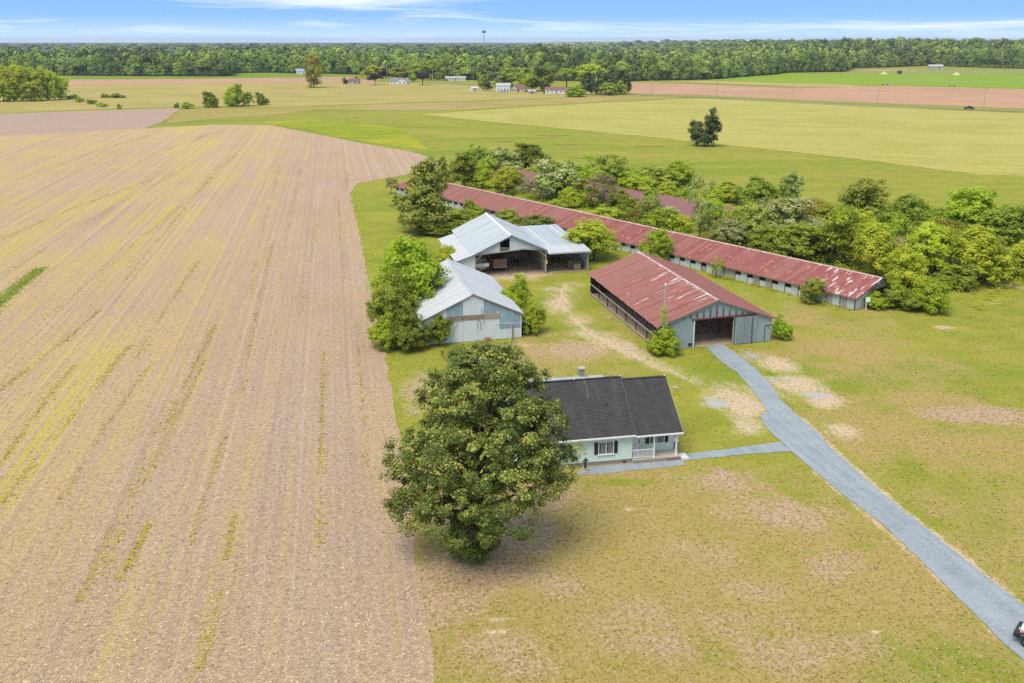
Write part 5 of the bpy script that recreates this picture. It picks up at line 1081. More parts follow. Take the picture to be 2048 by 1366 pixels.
 ('tree', (-155.0, 551.4, 8.5, 8.3), 'bush', 'mid', 'rightmost rounded field tree beyond the stubble', 'mid', 9),
 ('shrub', (-189.6, 522.8, 3.8, 5.9), 'bush', 'olive', 'small brown green bush at the ploughed field corner', 'far', 0),
 ('shrub', (-198.0, 526.7, 3.2, 3.0), 'bush', 'mid', 'tiny bush left of the ploughed field corner', 'far', 1),
 ('shrub', (-228.6, 518.9, 3.2, 2.6), 'bush', 'spring', 'tiny bush along the ditch line', 'far', 2),
 ('shrub', (-247.2, 538.8, 2.7, 6.0), 'bush', 'spring', 'low bush lowest on the ditch bank', 'far', 3),
 ('shrub', (-264.1, 560.2, 3.1, 5.0), 'bush', 'mid', 'low bush in the middle of the ditch bank', 'far', 4),
 ('shrub', (-279.7, 578.6, 3.2, 5.2), 'bush', 'spring', 'low bush near the top of the ditch bank', 'far', 5),
 ('shrub', (-301.6, 613.8, 2.7, 7.5), 'bush', 'mid', 'bush beside the left grove', 'far', 6),
 ('shrub', (-284.1, 624.6, 2.8, 6.3), 'bush', 'mid', 'bush right of the left grove', 'far', 7),
 ('shrub', (-275.1, 624.6, 3.1, 8.4), 'bush', 'deep', 'bush farthest right of the left grove', 'far', 8),
 ('tree', (-167.3, 758.1, 28.0, 16.1), 'tall', 'gold', 'tall golden lone tree in the khaki meadow', 'mid', 0),
 ('tree', (-148.4, 950.0, 11.9, 19.0), 'round', 'lime', 'bright yellow green tree left of the white ranch house', 'far', 0),
 ('tree', (-122.2, 800.7, 9.2, 12.5), 'umbrella', 'purple', 'dark purple tree left of the white ranch house', 'mid', 0),
 ('tree', (-156.0, 1032.2, 15.1, 14.9), 'round', 'mid', 'green tree behind the bright yellow green one', 'far', 1),
 ('tree', (-133.1, 950.0, 9.3, 12.7), 'round', 'purple', 'purple tree behind the white ranch house', 'far', 0),
 ('tree', (-117.3, 937.5, 11.7, 18.8), 'round', 'amber', 'bronze tree behind the white ranch house', 'far', 0),
 ('tree', (-103.4, 902.0, 6.4, 8.0), 'round', 'purple', 'small purple tree at the ranch house gable', 'far', 1),
 ('tree', (-94.6, 858.6, 7.0, 8.1), 'round', 'spring', 'small bright tree right of the ranch house', 'far', 2),
 ('tree', (-101.1, 937.5, 18.8, 18.8), 'round', 'olive', 'large olive tree right of the ranch house', 'far', 3),
 ('tree', (-81.3, 902.0, 18.1, 18.1), 'tall', 'mid', 'large green tree behind the distant utility pole', 'far', 2),
 ('tree', (-79.8, 800.7, 11.4, 12.0), 'umbrella', 'purple', 'dark spreading tree between ranch house and road', 'mid', 1),
 ('tree', (-24.3, 750.1, 11.5, 8.4), 'tall', 'olive', 'pale rounded tree by the roadside house', 'far', 0),
 ('cedar_tree', (-19.9, 712.5, 8.2, 6.8), 'cone', 'cedar', 'small dark conifer by the roadside house', 'far', 0),
 ('tree', (-1.7, 774.6, 15.2, 21.6), 'round', 'mid', 'big dark tree over the roadside white house', 'far', 3),
 ('tree', (10.7, 800.7, 15.7, 19.6), 'round', 'olive', 'big tree above the beige cottage', 'far', 4),
 ('tree', (23.6, 705.4, 17.7, 18.1), 'round', 'deep', 'big dark tree left of the maroon roofed house', 'far', 4),
 ('tree', (15.3, 705.4, 13.1, 12.6), 'round', 'spring', 'round green tree before the big dark one', 'far', 5),
 ('tree', (45.6, 750.1, 15.6, 16.7), 'umbrella', 'mid', 'spreading tree behind the maroon roofed house', 'far', 1),
 ('tree', (64.4, 750.1, 19.2, 20.1), 'round', 'lime', 'yellow green tree rising over the cedar row', 'far', 5),
 ('tree', (75.7, 750.1, 14.7, 10.9), 'round', 'lime', 'small yellow green tree top behind the cedar row', 'far', 6),
 ('shrub', (45.5, 635.8, 8.4, 12.8), 'bush', 'spring', 'bright round bush in front of the cedar row', 'mid', 10),
 ('shrub', (70.1, 653.4, 9.0, 10.9), 'bush', 'olive', 'left olive shrub before the cedar row', 'far', 6),
 ('shrub', (78.8, 659.5, 9.4, 9.6), 'bush', 'olive', 'right olive shrub before the cedar row', 'far', 7),
 ('tree', (-156.0, 902.0, 3.9, 3.5), 'bush', 'cedar', 'dark bush at the end of the red roofed shed', 'far', 1),
 ('shrub', (-152.4, 819.1, 5.8, 4.6), 'bush', 'cedar', 'dark evergreen bush left of the red roofed shed', 'far', 2),
]
for nm, pl, sh_, lf, lab, dt, ix in FT:
    tree(nm, pl, sh_, lf, lab, {'conifer_tree': 'conifer', 'cedar_tree': 'cedar', 'ivy_tree': 'tree'}.get(nm, nm), None, dt, ix)
for i, (p_, sh_, lf) in enumerate((((14.6, 240.7, 6.4, 6.3), 'round', 'lime'), ((18.4, 236.2, 6.4, 6.0), 'tall', 'spring'), ((29.1, 224.2, 6.7, 5.9), 'round', 'spring'), ((31.7, 219.8, 6.4, 5.6), 'tall', 'lime'), ((38.4, 214.9, 5.4, 5.4), 'round', 'lime'), ((40.5, 208.2, 5.2, 5.3), 'bush', 'spring'), ((46.1, 201.9, 6.2, 5.8), 'round', 'lime'), ((30.9, 194.4, 6.8, 4.9), 'bush', 'olive'),
                                  ((18.8, 209.6, 5.5, 5.5), 'bush', 'spring'), ((13.9, 208.2, 5.2, 4.8), 'bush', 'lime'), ((35.3, 181.4, 4.7, 5.3), 'bush', 'lime'), ((5.2, 252.7, 3.3, 5.8), 'round', 'spring'), ((46.3, 175.0, 6.2, 5.7), 'round', 'lime'), ((42.3, 180.0, 7.4, 5.2), 'round', 'spring'), ((69.6, 171.6, 6.3, 7.0), 'round', 'lime'), ((63.9, 178.4, 6.1, 6.2), 'tall', 'spring'))):
    tree('young_tree', p_, sh_, lf, 'young light green tree in the thicket around the second poultry house', 'tree', 'young trees of the poultry house thicket', 'mid', i)
for i, (p_, k_) in enumerate((((53.3, 653.4, 15.4, 8.8), 0), ((58.4, 653.4, 14.7, 8.0), 1), ((64.8, 659.5, 16.2, 8.8), 2), ((71.4, 665.7, 14.9, 8.2), 0), ((77.3, 665.7, 16.4, 8.9), 1), ((83.3, 665.7, 14.6, 8.2), 2), ((86.2, 665.7, 12.4, 5.2), 0))):
    tree('cedar_tree', p_, 'column', 'cedar', 'dark cedar in the tight row beside the far houses', 'cedar', 'cedar row by the far houses', 'far', k_)
for i, p_ in enumerate(((-338.7, 583.3, 23.9, 11.7), (-331.6, 583.3, 24.6, 13.1), (-327.7, 588.2, 21.9, 11.2), (-322.1, 588.2, 24.8, 12.5), (-319.1, 593.1, 22.7, 11.3), (-313.2, 593.1, 20.8, 11.3), (-310.4, 598.2, 21.6, 10.7), (-305.7, 598.2, 19.7, 10.0), (-304.3, 603.3, 16.5, 10.1), (-327.7, 583.3, 13.8, 13.1), (-313.9, 588.2, 14.2, 13.2))):
    tree('grove_tree', p_, 'tall', 'lime', 'tall thin tree in the grove at the left picture edge', 'tree', 'left edge grove', 'mid', i % 3)

# the woods: front trees one by one, the mass behind as one
M_w1 = wood_tone('wood_leaves', (.07, .085, .035), (.185, .255, .05), (.36, .43, .07))
def wood_variant(seed, shape, n, nl, lf, cr):
    rng = np.random.default_rng(seed); lb = np.array(SH[shape]); pick = rng.integers(0, len(lb), n); L = lb[pick]
    d = rng.normal(0, 1, (n, 3)); d /= np.linalg.norm(d, axis=1, keepdims=True); d[:, 2] = np.where(d[:, 2] < -.4, -d[:, 2], d[:, 2]); d[:, 1] = np.where(rng.random(n) < .7, -np.abs(d[:, 1]), d[:, 1])
    C = L[:, :3] + d * L[:, 3:6] * rng.uniform(.7, 1.05, (n, 1)); t = np.clip(rng.normal(.5, .2, n), 0, 1)
    return leaves(C, d, nl, cr, lf, t, rng, .8, (1.1, .45, .45, .14))
WV = [wood_variant(30 + i, s_, 22, 7, .105, .14) for i, s_ in enumerate(('round', 'tall', 'round', 'tall', 'umbrella', 'column'))]
EDGE_W = [(-700.43, 1047.32), (-505.43, 1017.55), (-395.27, 1003.28), (-317.80, 996.30), (-344.24, 1095.36), (-295.81, 1112.35), (-255.93, 1087.05), (-197.16, 1062.86), (-159.99, 1032.22), (-102.46, 949.98), (-21.80, 890.75), (115.53, 879.77), (136.78, 890.75), (196.13, 913.54), (305.30, 1055.03), (328.48, 1103.79), (416.58, 1138.85), (470.42, 1269.81), (614.00, 1340.88), (708.69, 1247.75), (813.34, 1185.92)]
def walk(pts, st):
    out = []; carry = 0.0
    for (x0, y0), (x1, y1) in zip(pts[:-1], pts[1:]):
        L = math.hypot(x1 - x0, y1 - y0); t = carry
        while t < L: out.append((x0 + (x1 - x0) * t / L, y0 + (y1 - y0) * t / L)); t += st
        carry = t - L
    return out
front = walk(EDGE_W, 7.2)
wv_near = []
for i, s_ in enumerate(('round', 'tall', 'tall', 'round', 'umbrella', 'column')):
    for tn in range(3):
        V, F_, T_ = wood_variant(60 + i, s_, 110, 20, .048, .12); me = raw_mesh('crown', V, F_, M_w1)
        a = me.attributes.new('clump', 'FLOAT', 'FACE'); a.data.foreach_set('value', T_.astype(np.float32))
        a = me.attributes.new('tone', 'FLOAT', 'FACE'); a.data.foreach_set('value', np.full(len(T_), (.3, .5, .72)[tn], np.float32))
        C_ = V[::80]; wv_near.append((me, trunk_mesh('trunk', M_bark, C_, .55, .018, i, 4)))
rw = random.Random(3)
for (x, y) in front[:300]:
    me, tr = rw.choice(wv_near); h = rw.uniform(13, 25) + 3 * math.sin(x * .021) ; w_ = rw.uniform(10, 18)
    o = empty('wood_edge_tree', (x + rw.uniform(-2, 2), y + rw.uniform(-1, 5), float(rise(np.float64(x), np.float64(y)))), rw.uniform(-.5, .5), 'tree in the front row of the distant woods', 'tree', 'front row of the distant woods')
    o.scale = (w_, w_, h); link('crown', me, o); link('trunk', tr, o)
def wood_mass(name, pts, label, tones=(.5, .22)):
    rng = np.random.default_rng(len(pts)); Vs, Fs, Ts, Cs = [], [], [], []; n0 = 0
    for (x, y, h, w_, tn) in pts:
        V, F_, T_ = WV[rng.integers(0, len(WV))]; a = rng.uniform(-.6, .6); c_, s_ = math.cos(a), math.sin(a)
        P = np.empty_like(V); P[:, 0] = (V[:, 0] * c_ - V[:, 1] * s_) * w_ + x; P[:, 1] = (V[:, 0] * s_ + V[:, 1] * c_) * w_ + y
        P[:, 2] = V[:, 2] * h + rise(np.float64(x), np.float64(y))
        Vs.append(P); Fs.append(F_ + n0); n0 += len(V); Ts.append(T_); Cs.append(np.full(len(T_), tn, np.float32))
    me = raw_mesh(name, np.concatenate(Vs), np.concatenate(Fs), M_w1)
    for k, v in (('clump', Ts), ('tone', Cs)):
        a = me.attributes.new(k, 'FLOAT', 'FACE'); a.data.foreach_set('value', np.concatenate(v).astype(np.float32))
    return tag(link(name, me), label, kind='stuff')
pts = []
for dy, st in ((9, 9), (19, 9), (30, 10), (43, 10.5), (58, 11), (76, 12), (98, 13), (124, 14), (156, 15), (196, 17), (245, 19), (305, 21), (380, 24), (470, 28), (580, 32)):
    for (x, y) in walk(EDGE_W, st):
        x += rw.uniform(-3.5, 3.5) + (x / y) * dy; y2 = y + dy + rw.uniform(-4, 4)
        patch = math.sin(x * .011 + 1.3) + math.sin(x * .027 + y2 * .013) + rw.gauss(0, .8)
        pine = patch > 1.1
        pts.append((x, y2, rw.uniform(17, 25) + 2.0 * math.sin(x * .017 + 1) + 1.5 * math.sin(x * .05) + (3.5 if pine else 0) + min(3.0, dy * .012), rw.uniform(12, 17) * (1 + dy * .0006), (rw.uniform(.0, .2) if pine else min(1, max(.2, rw.gauss(.55, .2))))))
wood_mass('woods', pts, 'dense mixed woods rising behind the far fields')
pts = []
for Y, st in ((1750, 20), (1950, 24), (2250, 28), (2700, 36), (3400, 46), (4400, 60)):
    x = -Y * .72
    while x < Y * .72:
        pts.append((x + rw.uniform(-8, 8), Y + rw.uniform(-60, 60), rw.uniform(20, 27), st * 1.3, rw.uniform(.1, .55))); x += st
wood_mass('far_woods', pts, 'faint blue line of far woods at the horizon')

# ------------------------------------------------------------------ ground cover
def scatter_mesh(name, P, m, size, upright, rng, label, aspect=.5, tone=None):
    """small blades or stalks: one quad each at points P"""
    N = len(P); ang = rng.uniform(0, 2 * math.pi, N); a = np.stack([np.cos(ang), np.sin(ang), np.zeros(N)], 1)
    b = np.stack([-np.sin(ang), np.cos(ang), rng.random(N) * upright], 1); b -= (b * a).sum(1, keepdims=True) * a; b /= np.linalg.norm(b, axis=1, keepdims=True)
    s = size * rng.uniform(.5, 1.5, (N, 1))
    V = np.stack([P - a * s * .5, P + a * s * .5, P + a * s * .4 + b * s * aspect, P - a * s * .4 + b * s * aspect], 1).reshape(-1, 3)
    me = raw_mesh(name, V, np.arange(4 * N).reshape(-1, 4), m)
    at = me.attributes.new('clump', 'FLOAT', 'FACE'); at.data.foreach_set('value', (rng.random(N) if tone is None else tone).astype(np.float32))
    return tag(link(name, me), label, kind='stuff')
rng = np.random.default_rng(5)
def in_poly(X, Y, poly):
    r = np.zeros(len(X), bool); n = len(poly); j = n - 1
    for i in range(n):
        xi, yi = poly[i]; xj, yj = poly[j]
        c_ = ((yi > Y) != (yj > Y)) & (X < (xj - xi) * (Y - yi) / (yj - yi + 1e-12) + xi); r ^= c_; j = i
    return r
FIELD = EDGE + [(-43.49, 243.70), (-38.70, 251.86), (-33.06, 258.59), (-24.46, 275.34), (-20.15, 285.72), (-36.72, 317.50), (-59.24, 344.48), (-87.19, 382.54), (-113.95, 418.19), (-140.67, 420.71), (-166.46, 402.48), (-214.08, 370.29), (-298.29, 304.81), (-163.41, 108.11), (-64.95, 37.24)]
def field_points(N, ymax, power):
    y = 42 + (ymax - 42) * rng.random(N) ** power; x = rng.uniform(-.72, .05, N) * (y + 8)
    k = in_poly(x, y, FIELD); return x[k], y[k]
cr_, sr_ = math.cos(ROW), math.sin(ROW)
x, y = field_points(300000, 330, 2.3)
v = (-x * sr_ + y * cr_) / .76; keep = rng.random(len(x)) < .45 + .55 * (np.abs(v - np.round(v)) < .22)
x, y = x[keep], y[keep]
P = np.stack([x, y, np.full(len(x), .045)], 1)
M_straw = leaf_mat('corn_straw', (.11, .078, .06), (.24, .18, .138), (.62, .47, .31), .16, .0)
scatter_mesh('corn_litter', P, M_straw, .17, .5, rng, 'pale corn stalk litter over the stubble rows', .28)
# yellow weeds along the rows: streaks placed on the plan
STREAKS = [([(-30.97, 55.61), (-33.41, 68.91), (-38.86, 100.98), (-41.83, 118.43)], .45, 900), ([(-30.72, 58.65), (-33.48, 73.36), (-38.51, 104.44)], .3, 500), ([(-29.14, 58.02), (-30.27, 66.46)], .35, 260), ([(-25.59, 62.70), (-28.05, 76.29), (-31.52, 97.73), (-36.84, 120.71), (-48.07, 172.80)], .4, 900), ([(-15.27, 62.34), (-19.12, 81.65), (-24.34, 108.11)], .35, 620), ([(-44.20, 68.91), (-46.60, 85.20), (-50.27, 110.04)], .5, 700), ([(-48.36, 76.29), (-52.07, 91.78), (-53.97, 102.68)], .45, 420),
           ([(-13.18, 73.36), (-17.83, 97.73), (-22.36, 120.71)], .35, 300), ([(-22.15, 60.61), (-23.41, 67.26)], .3, 140), ([(-19.88, 48.37), (-21.31, 56.79)], .3, 160), ([(-102.76, 172.80), (-104.73, 208.17), (-103.79, 250.93)], .8, 900), ([(-86.53, 144.02), (-94.11, 193.06), (-103.40, 282.18)], .7, 900), ([(-66.95, 120.71), (-72.44, 156.23), (-83.49, 233.57), (-99.26, 321.96)], .7, 1400), ([(-64.73, 142.42), (-75.15, 193.06), (-93.77, 282.18)], .6, 900), ([(-45.34, 204.97), (-36.86, 156.23), (-30.39, 120.71)], .5, 500), ([(-74.50, 282.18), (-50.58, 172.80), (-40.45, 130.73)], .5, 700), ([(-58.72, 94.67), (-59.49, 110.04), (-61.25, 125.54)], .5, 600),
           ([(-49.08, 265.67), (-44.69, 233.57)], 1.2, 300), ([(-142.50, 250.93), (-150.35, 321.96), (-153.06, 391.16)], 1.2, 1100), ([(-126.63, 321.96), (-129.44, 400.16)], 1.2, 700), ([(-47.29, 104.44), (-51.59, 125.54), (-56.93, 156.23)], .5, 600), ([(-38.80, 142.42), (-47.43, 182.39), (-65.46, 270.96)], .5, 600), ([(-27.93, 142.42), (-36.34, 182.39), (-43.65, 218.38)], .35, 300), ([(-39.02, 68.91), (-41.87, 82.80), (-44.71, 102.68)], .35, 350)]
Ps = []
for pts_, wd, n_ in STREAKS:
    w_ = walk(pts_, .25); k = rng.integers(0, len(w_), int(n_ * 1.5)); q = np.array(w_)[k]; gap = np.sin(k * .031 + n_) + np.sin(k * .11) + rng.normal(0, .9, len(k)) > -.8
    q = q[gap] + rng.normal(0, wd * .62, (gap.sum(), 2)) * rng.uniform(.4, 1.6, (gap.sum(), 1)); Ps.append(q)
Q = np.concatenate(Ps); P = np.stack([Q[:, 0], Q[:, 1], np.full(len(Q), .04)], 1)
M_weed = leaf_mat('yellow_weed', (.125, .104, .012), (.175, .150, .015), (.46, .375, .045), .38, .0)
scatter_mesh('yellow_weeds', P, M_weed, .16, .5, rng, 'yellow flowering weeds in rows across the stubble', .7)
w_ = np.array(walk([(-75.02, 116.22), (-78.29, 129.39), (-80.61, 139.32), (-82.74, 150.06)], .2)); k = rng.integers(0, len(w_), 5200); Q = w_[k] + rng.normal(0, .75, (5200, 2)) * rng.uniform(.3, 1.3, (5200, 1))
scatter_mesh('green_weeds', np.stack([Q[:, 0], Q[:, 1], np.full(len(Q), .04)], 1), LM['mid'], .22, .6, rng, 'green weedy strip in the stubble at the left picture edge', .7)
# yellow flowers and lush grass along the stubble edge
Q = []
for pts_, n_, wd in (([(-16.32, 108.11), (-21.31, 130.73), (-30.11, 172.80), (-42.11, 228.80)], 1500, 1.5), ([(-10.57, 79.43), (-13.85, 96.18), (-16.58, 110.04)], 200, .8), ([(-42.50, 228.80), (-43.37, 245.47), (-34.53, 258.59)], 400, 1.5)):
    w_ = np.array(walk(pts_, .3)); k = rng.integers(0, len(w_), n_); Q.append(w_[k] + np.stack([np.abs(rng.normal(0, wd, n_)) + .15, rng.normal(0, .5, n_)], 1))
Q = np.concatenate(Q); scatter_mesh('field_edge_weeds', np.stack([Q[:, 0], Q[:, 1], np.zeros(len(Q))], 1), LM['lime'], .22, .6, rng, 'yellow weeds fringing the stubble field edge', .7)
# grass tufts over the lawn
N = 190000; y = 44 + 116 * rng.random(N) ** 1.35; x = rng.uniform(-.34, .80, N) * (y + 10)
k = ~in_poly(x, y, FIELD) & (x < 105)
def rect_out(x, y, O, th, x0, x1, y0, y1):
    lx = (x - O[0]) * math.cos(th) + (y - O[1]) * math.sin(th); ly = -(x - O[0]) * math.sin(th) + (y - O[1]) * math.cos(th)
    return ~((lx > x0) & (lx < x1) & (ly > y0) & (ly < y1))
k &= rect_out(x, y, (11.37, 76.9), TH, -11.2, 5.6, -1.7, 9.7) & rect_out(x, y, (34.47, 111.63), TB, -16.6, .3, -.2, 27.5) & rect_out(x, y, (1.21, 113.05), TB, -13.4, 1.2, -.2, 20) & rect_out(x, y, (5.76, 146.65), TB, -15.6, 8, -.6, 20.5) & rect_out(x, y, (50.9, 125.3), TP, -.3, 131, -13.6, .4)
DRIVE = [(25.32, 109.65), (27.77, 110.04), (29.53, 103.20), (30.08, 97.42), (29.99, 91.78), (30.61, 86.70), (31.38, 83.04), (31.27, 80.52), (32.99, 69.76), (34.64, 62.34), (36.31, 54.92), (38.22, 44.92), (34.18, 41.14), (32.39, 53.36), (31.54, 60.28), (29.10, 71.07), (27.59, 77.52), (26.96, 80.86), (26.37, 87.08), (27.04, 100.65), (26.01, 104.08)]
k &= ~in_poly(x, y, DRIVE) & ~in_poly(x, y, [(26.76, 81.20), (27.40, 79.21), (19.01, 77.72), (16.11, 77.10), (15.86, 78.35), (23.53, 80.30)])
x, y = x[k], y[k]
nz_ = lambda s_, o_: np.sin(x * s_ + o_) * np.cos(y * s_ * 1.3 - o_) + .6 * np.sin(x * s_ * 2.7 - y * s_ * 1.9 + 2 * o_)
bare = np.maximum(f_dirt(x, y), f_stone(x, y)); keep = rng.random(len(x)) > np.clip(bare * 1.4, 0, 1); x, y = x[keep], y[keep]
dryv = np.clip(f_dry0(x, y) * edge_fade(x, y) * 1.15 + f_brown(x, y) * .6 - f_lush(x, y) * .8 + .22 * nz_(.35, 1.0) + .15, 0, 1)
isdry = dryv + rng.normal(0, .10, len(x)) > .42
P = np.stack([x, y, np.zeros(len(x))], 1)
M_gdry = leaf_mat('dry_grass_blades', (.098, .074, .023), (.138, .108, .038), (.42, .32, .17), .16, .0)
M_ggreen = leaf_mat('green_grass_blades', (.072, .076, .008), (.102, .102, .014), None, 0, .0)
scatter_mesh('dry_grass', P[isdry], M_gdry, .13, .7, rng, 'dry straw coloured grass tufts in the lawn', .6)
scatter_mesh('green_grass', P[~isdry], M_ggreen, .13, .7, rng, 'short green grass tufts in the lawn', .6)
# brush between and around the poultry houses
def brush(name, n, box, hmax, mat_, label, seed, cl=24):
    r_ = np.random.default_rng(seed); lx = r_.uniform(box[0], box[1], n); ly = r_.uniform(box[2], box[3], n)
    O = np.array([50.9, 125.3]); X = O[0] + lx * math.cos(TP) - ly * math.sin(TP); Y = O[1] + lx * math.sin(TP) + ly * math.cos(TP)
    h = hmax * r_.random(n) ** 1.6; C = np.stack([X, Y, h * .55 + .1], 1); d_ = np.tile([0, -.4, .9], (n, 1))
    V, F_, T_ = leaves(C, d_, cl, .35 + h * .55, .16, np.clip(r_.normal(.5, .25, n), 0, 1), r_, 1.0); V[:, 2] = np.maximum(V[:, 2], .02)
    me = raw_mesh(name, V, F_, mat_); a = me.attributes.new('clump', 'FLOAT', 'FACE'); a.data.foreach_set('value', T_.astype(np.float32))
    tag(link(name, me), label, kind='stuff')
brush('undergrowth', 700, (-4, 128, -28.0, -14.2), 2.2, LM['spring'], 'tangled green undergrowth between the two poultry houses', 1)
brush('undergrowth', 500, (-6, 128, -50, -42.5), 2.4, LM['olive'], 'olive undergrowth behind the second poultry house', 2)
brush('undergrowth', 260, (62, 128, .8, 5.0), 1.2, LM['spring'], 'low weeds along the far wall of the long poultry house', 3, 18)
brush('undergrowth', 130, (0, 62, .35, 1.2), .55, LM['olive'], 'dry weeds along the near wall of the long poultry house', 4, 10)
brush('undergrowth', 240, (-12, 40, -34, -13.8), 3.0, LM['lime'], 'tall lime green undergrowth behind the near poultry house end', 5)

# ------------------------------------------------------------------ utility pole with creeper in front of the barn
def pole(loc, h, label, arm=True, lean=(0, 0), group=None, r=.14):
    o = empty('utility_pole', (*loc, 0), 0, label, 'utility pole', group)
    b = MB(); b.tube([(0, 0, 0), (lean[0], lean[1], h)], [r, r * .72], 8); b.build('pole_shaft', M_palewood, o)
    if arm:
        b = MB(); b.bar((lean[0] - 1.1, lean[1], h - .5), (lean[0] + 1.1, lean[1], h - .5), .1, .12); b.build('cross_arm', M_wood, o)
        for x_ in (-1.0, .0, 1.0):
            b = MB(); b.tube([(lean[0] + x_, lean[1], h - .44), (lean[0] + x_, lean[1], h - .2)], [.06, .04], 6); b.build('insulator', M_dark, o)
    return o
px_, py_ = (19.33, 107.17)
po = pole((px_, py_), 9.3, 'weathered grey pole with creeper before the red barn', False)
MB().box(-.1, .1, -.16, -.1, 8.9, 9.25).build('pole_cap', M_white, po)
r_ = np.random.default_rng(9); n = 70; zz = r_.uniform(.5, 6.2, n); C = np.stack([r_.normal(0, .16, n), r_.normal(0, .16, n) - .05, zz], 1)
V, F_, T_ = leaves(C, np.tile([0, -1., .2], (n, 1)), 22, .3, .07, r_.random(n), r_, 1.2); me = raw_mesh('creeper', V, F_, LM['olive']); a = me.attributes.new('clump', 'FLOAT', 'FACE'); a.data.foreach_set('value', T_.astype(np.float32))
link('creeper', me, po)

# far utility poles along the road
WIRES = []
for i, (p_, h_, lab) in enumerate((((103.70, 665.69), 10.5, 'first roadside pole right of the cedar row'), ((144.82, 632.97), 10, 'second roadside pole right of the cedar row'), ((186.38, 595.65), 11, 'third roadside pole right of the cedar row'), ((228.35, 557.97), 11.5, 'fourth roadside pole left of the dark pickup'), ((275.29, 520.83), 11.5, 'roadside pole right of the dark pickup'), ((-10.91, 783.11), 11, 'pole with lamp beside the roadside white house'), ((-76.90, 869.06), 12, 'pole beside the road bend'), ((-53.85, 879.77), 9, 'pole beside the white mobile home'), ((-125.44, 902.01), 12, 'pole behind the white ranch house'))):
    pole(p_, h_, lab, True, (random.uniform(-.25, .25), 0), 'roadside utility poles', .26); WIRES.append((*p_, h_ - .3))
for k in range(4):
    a_, b_ = Vector(WIRES[k]), Vector(WIRES[k + 1]); pts = [a_.lerp(b_, t / 8) + Vector((0, 0, -1.2 * math.sin(math.pi * t / 8))) for t in range(9)]
    o = MB().tube(pts, [.018] * 9, 4, False).build('power_line', M_dark); tag(o, ['power line span nearest the cedar row', 'second power line span from the cedar row', 'third power line span from the cedar row', 'power line span above the dark pickup'][k], 'power line', 'roadside power lines')

# ------------------------------------------------------------------ far houses
M_fw = plain('far_white_wall', (.70, .70, .69), (.62, .62, .61), .5); M_fgrey = plain('far_grey_roof', (.20, .21, .22), (.16, .17, .18), .5); M_fmar = plain('far_maroon_roof', (.22, .10, .095), (.18, .08, .08), .5)
M_fbeige = plain('far_beige_wall', (.55, .47, .38), (.5, .42, .34), .5); M_fsh = plain('far_grey_wall', (.42, .42, .43), (.36, .36, .37), .5); M_fblue = plain('far_blue_paint', (.28, .36, .50), (.24, .31, .44), .5)
def far_house(name, loc, L, Dp, h, rh, wallm, roofm, label, cat, rz=0.0, gable=None, windows=4, chimney=False):
    o = empty(name, (*loc, 0), rz, label, cat)
    b = MB(); b.box(-L / 2, L / 2, 0, Dp, 0, h); b.build('wall', wallm, o)
    r = MB(); e = .35
    r.quad((-L / 2 - e, -e, h - .1), (L / 2 + e, -e, h - .1), (L / 2 + e, Dp / 2, h + rh), (-L / 2 - e, Dp / 2, h + rh)); r.quad((-L / 2 - e, Dp + e, h - .1), (L / 2 + e, Dp + e, h - .1), (L / 2 + e, Dp / 2, h + rh), (-L / 2 - e, Dp / 2, h + rh))
    rf = r.build('roof', roofm, o)
    for s_ in (-1, 1): MB().quad((s_ * L / 2, 0, h), (s_ * L / 2, Dp, h), (s_ * L / 2, Dp / 2, h + rh - .12)).build('gable_end', wallm, o)
    for i in range(windows):
        x_ = -L / 2 + L * (i + .6) / (windows + .2)
        if gable and gable[0] - gable[1] / 2 - .6 < x_ < gable[0] + gable[1] / 2 + .6: continue
        if i == windows // 2: MB().box(x_ - .5, x_ + .5, -.06, -.01, .1, 2.1).build('door', M_dark, o)
        else:
            w_ = MB().box(x_ - .6, x_ + .6, -.05, -.01, 1.0, 2.1).build('window', M_white, o); MB().box(x_ - .5, x_ + .5, -.08, -.055, 1.1, 2.0).build('pane', M_glass, w_)
    if gable:      # a wing whose gable faces the farm
        gx_, gw, gd = gable; b = MB(); b.box(gx_ - gw / 2, gx_ + gw / 2, -gd, -.02, 0, h); b.prism([(gx_ - gw / 2, h), (gx_ + gw / 2, h), (gx_, h + rh)], -gd, -.02); b.build('wing_wall', wallm, o)
        r = MB()
        for s_ in (-1, 1): r.quad((gx_ + s_ * (gw / 2 + .3), -gd - .3, h - .1), (gx_, -gd - .3, h + rh + .06), (gx_, Dp / 2, h + rh + .06), (gx_ + s_ * (gw / 2 + .3), Dp / 2, h - .1))
        r.build('wing_roof', roofm, o)
        for s_ in (-1, 1):
            w_ = MB().box(gx_ + s_ * gw * .24 - .7, gx_ + s_ * gw * .24 + .7, -gd - .05, -gd - .01, .9, 2.1).build('window', M_white, o); MB().box(gx_ + s_ * gw * .24 - .6, gx_ + s_ * gw * .24 + .6, -gd - .08, -gd - .055, 1.0, 2.0).build('pane', M_glass, w_)
    if chimney: MB().box(-L / 2 + 1, -L / 2 + 1.8, Dp / 2, Dp / 2 + .8, h, h + rh + 1.2).build('chimney', M_rust, rf)
    return o
far_house('shed', (-145.88, 823.88), 9.5, 6, 2.8, 2.2, M_fsh, M_fmar, 'small grey shed with red roof left of the ranch house', 'shed', R(-12), None, 2)
far_house('ranch_house', (-103.54, 819.14), 16.5, 8, 2.9, 2.4, M_fw, M_fgrey, 'white ranch house with dark grey roof in the far meadow', 'house', R(-6), (3.6, 8.5, 1.6), 5, True)
far_house('mobile_home', (-55.66, 885.23), 20, 5, 3.0, 1.2, M_fw, M_fsh, 'long white mobile home beside the woods', 'house', R(4), None, 7)
far_house('storage_shed', (-29.12, 705.41), 5.5, 5, 2.2, 1.4, M_fw, M_fbeige, 'small white storage shed alone in the meadow', 'shed', R(25), None, 1)
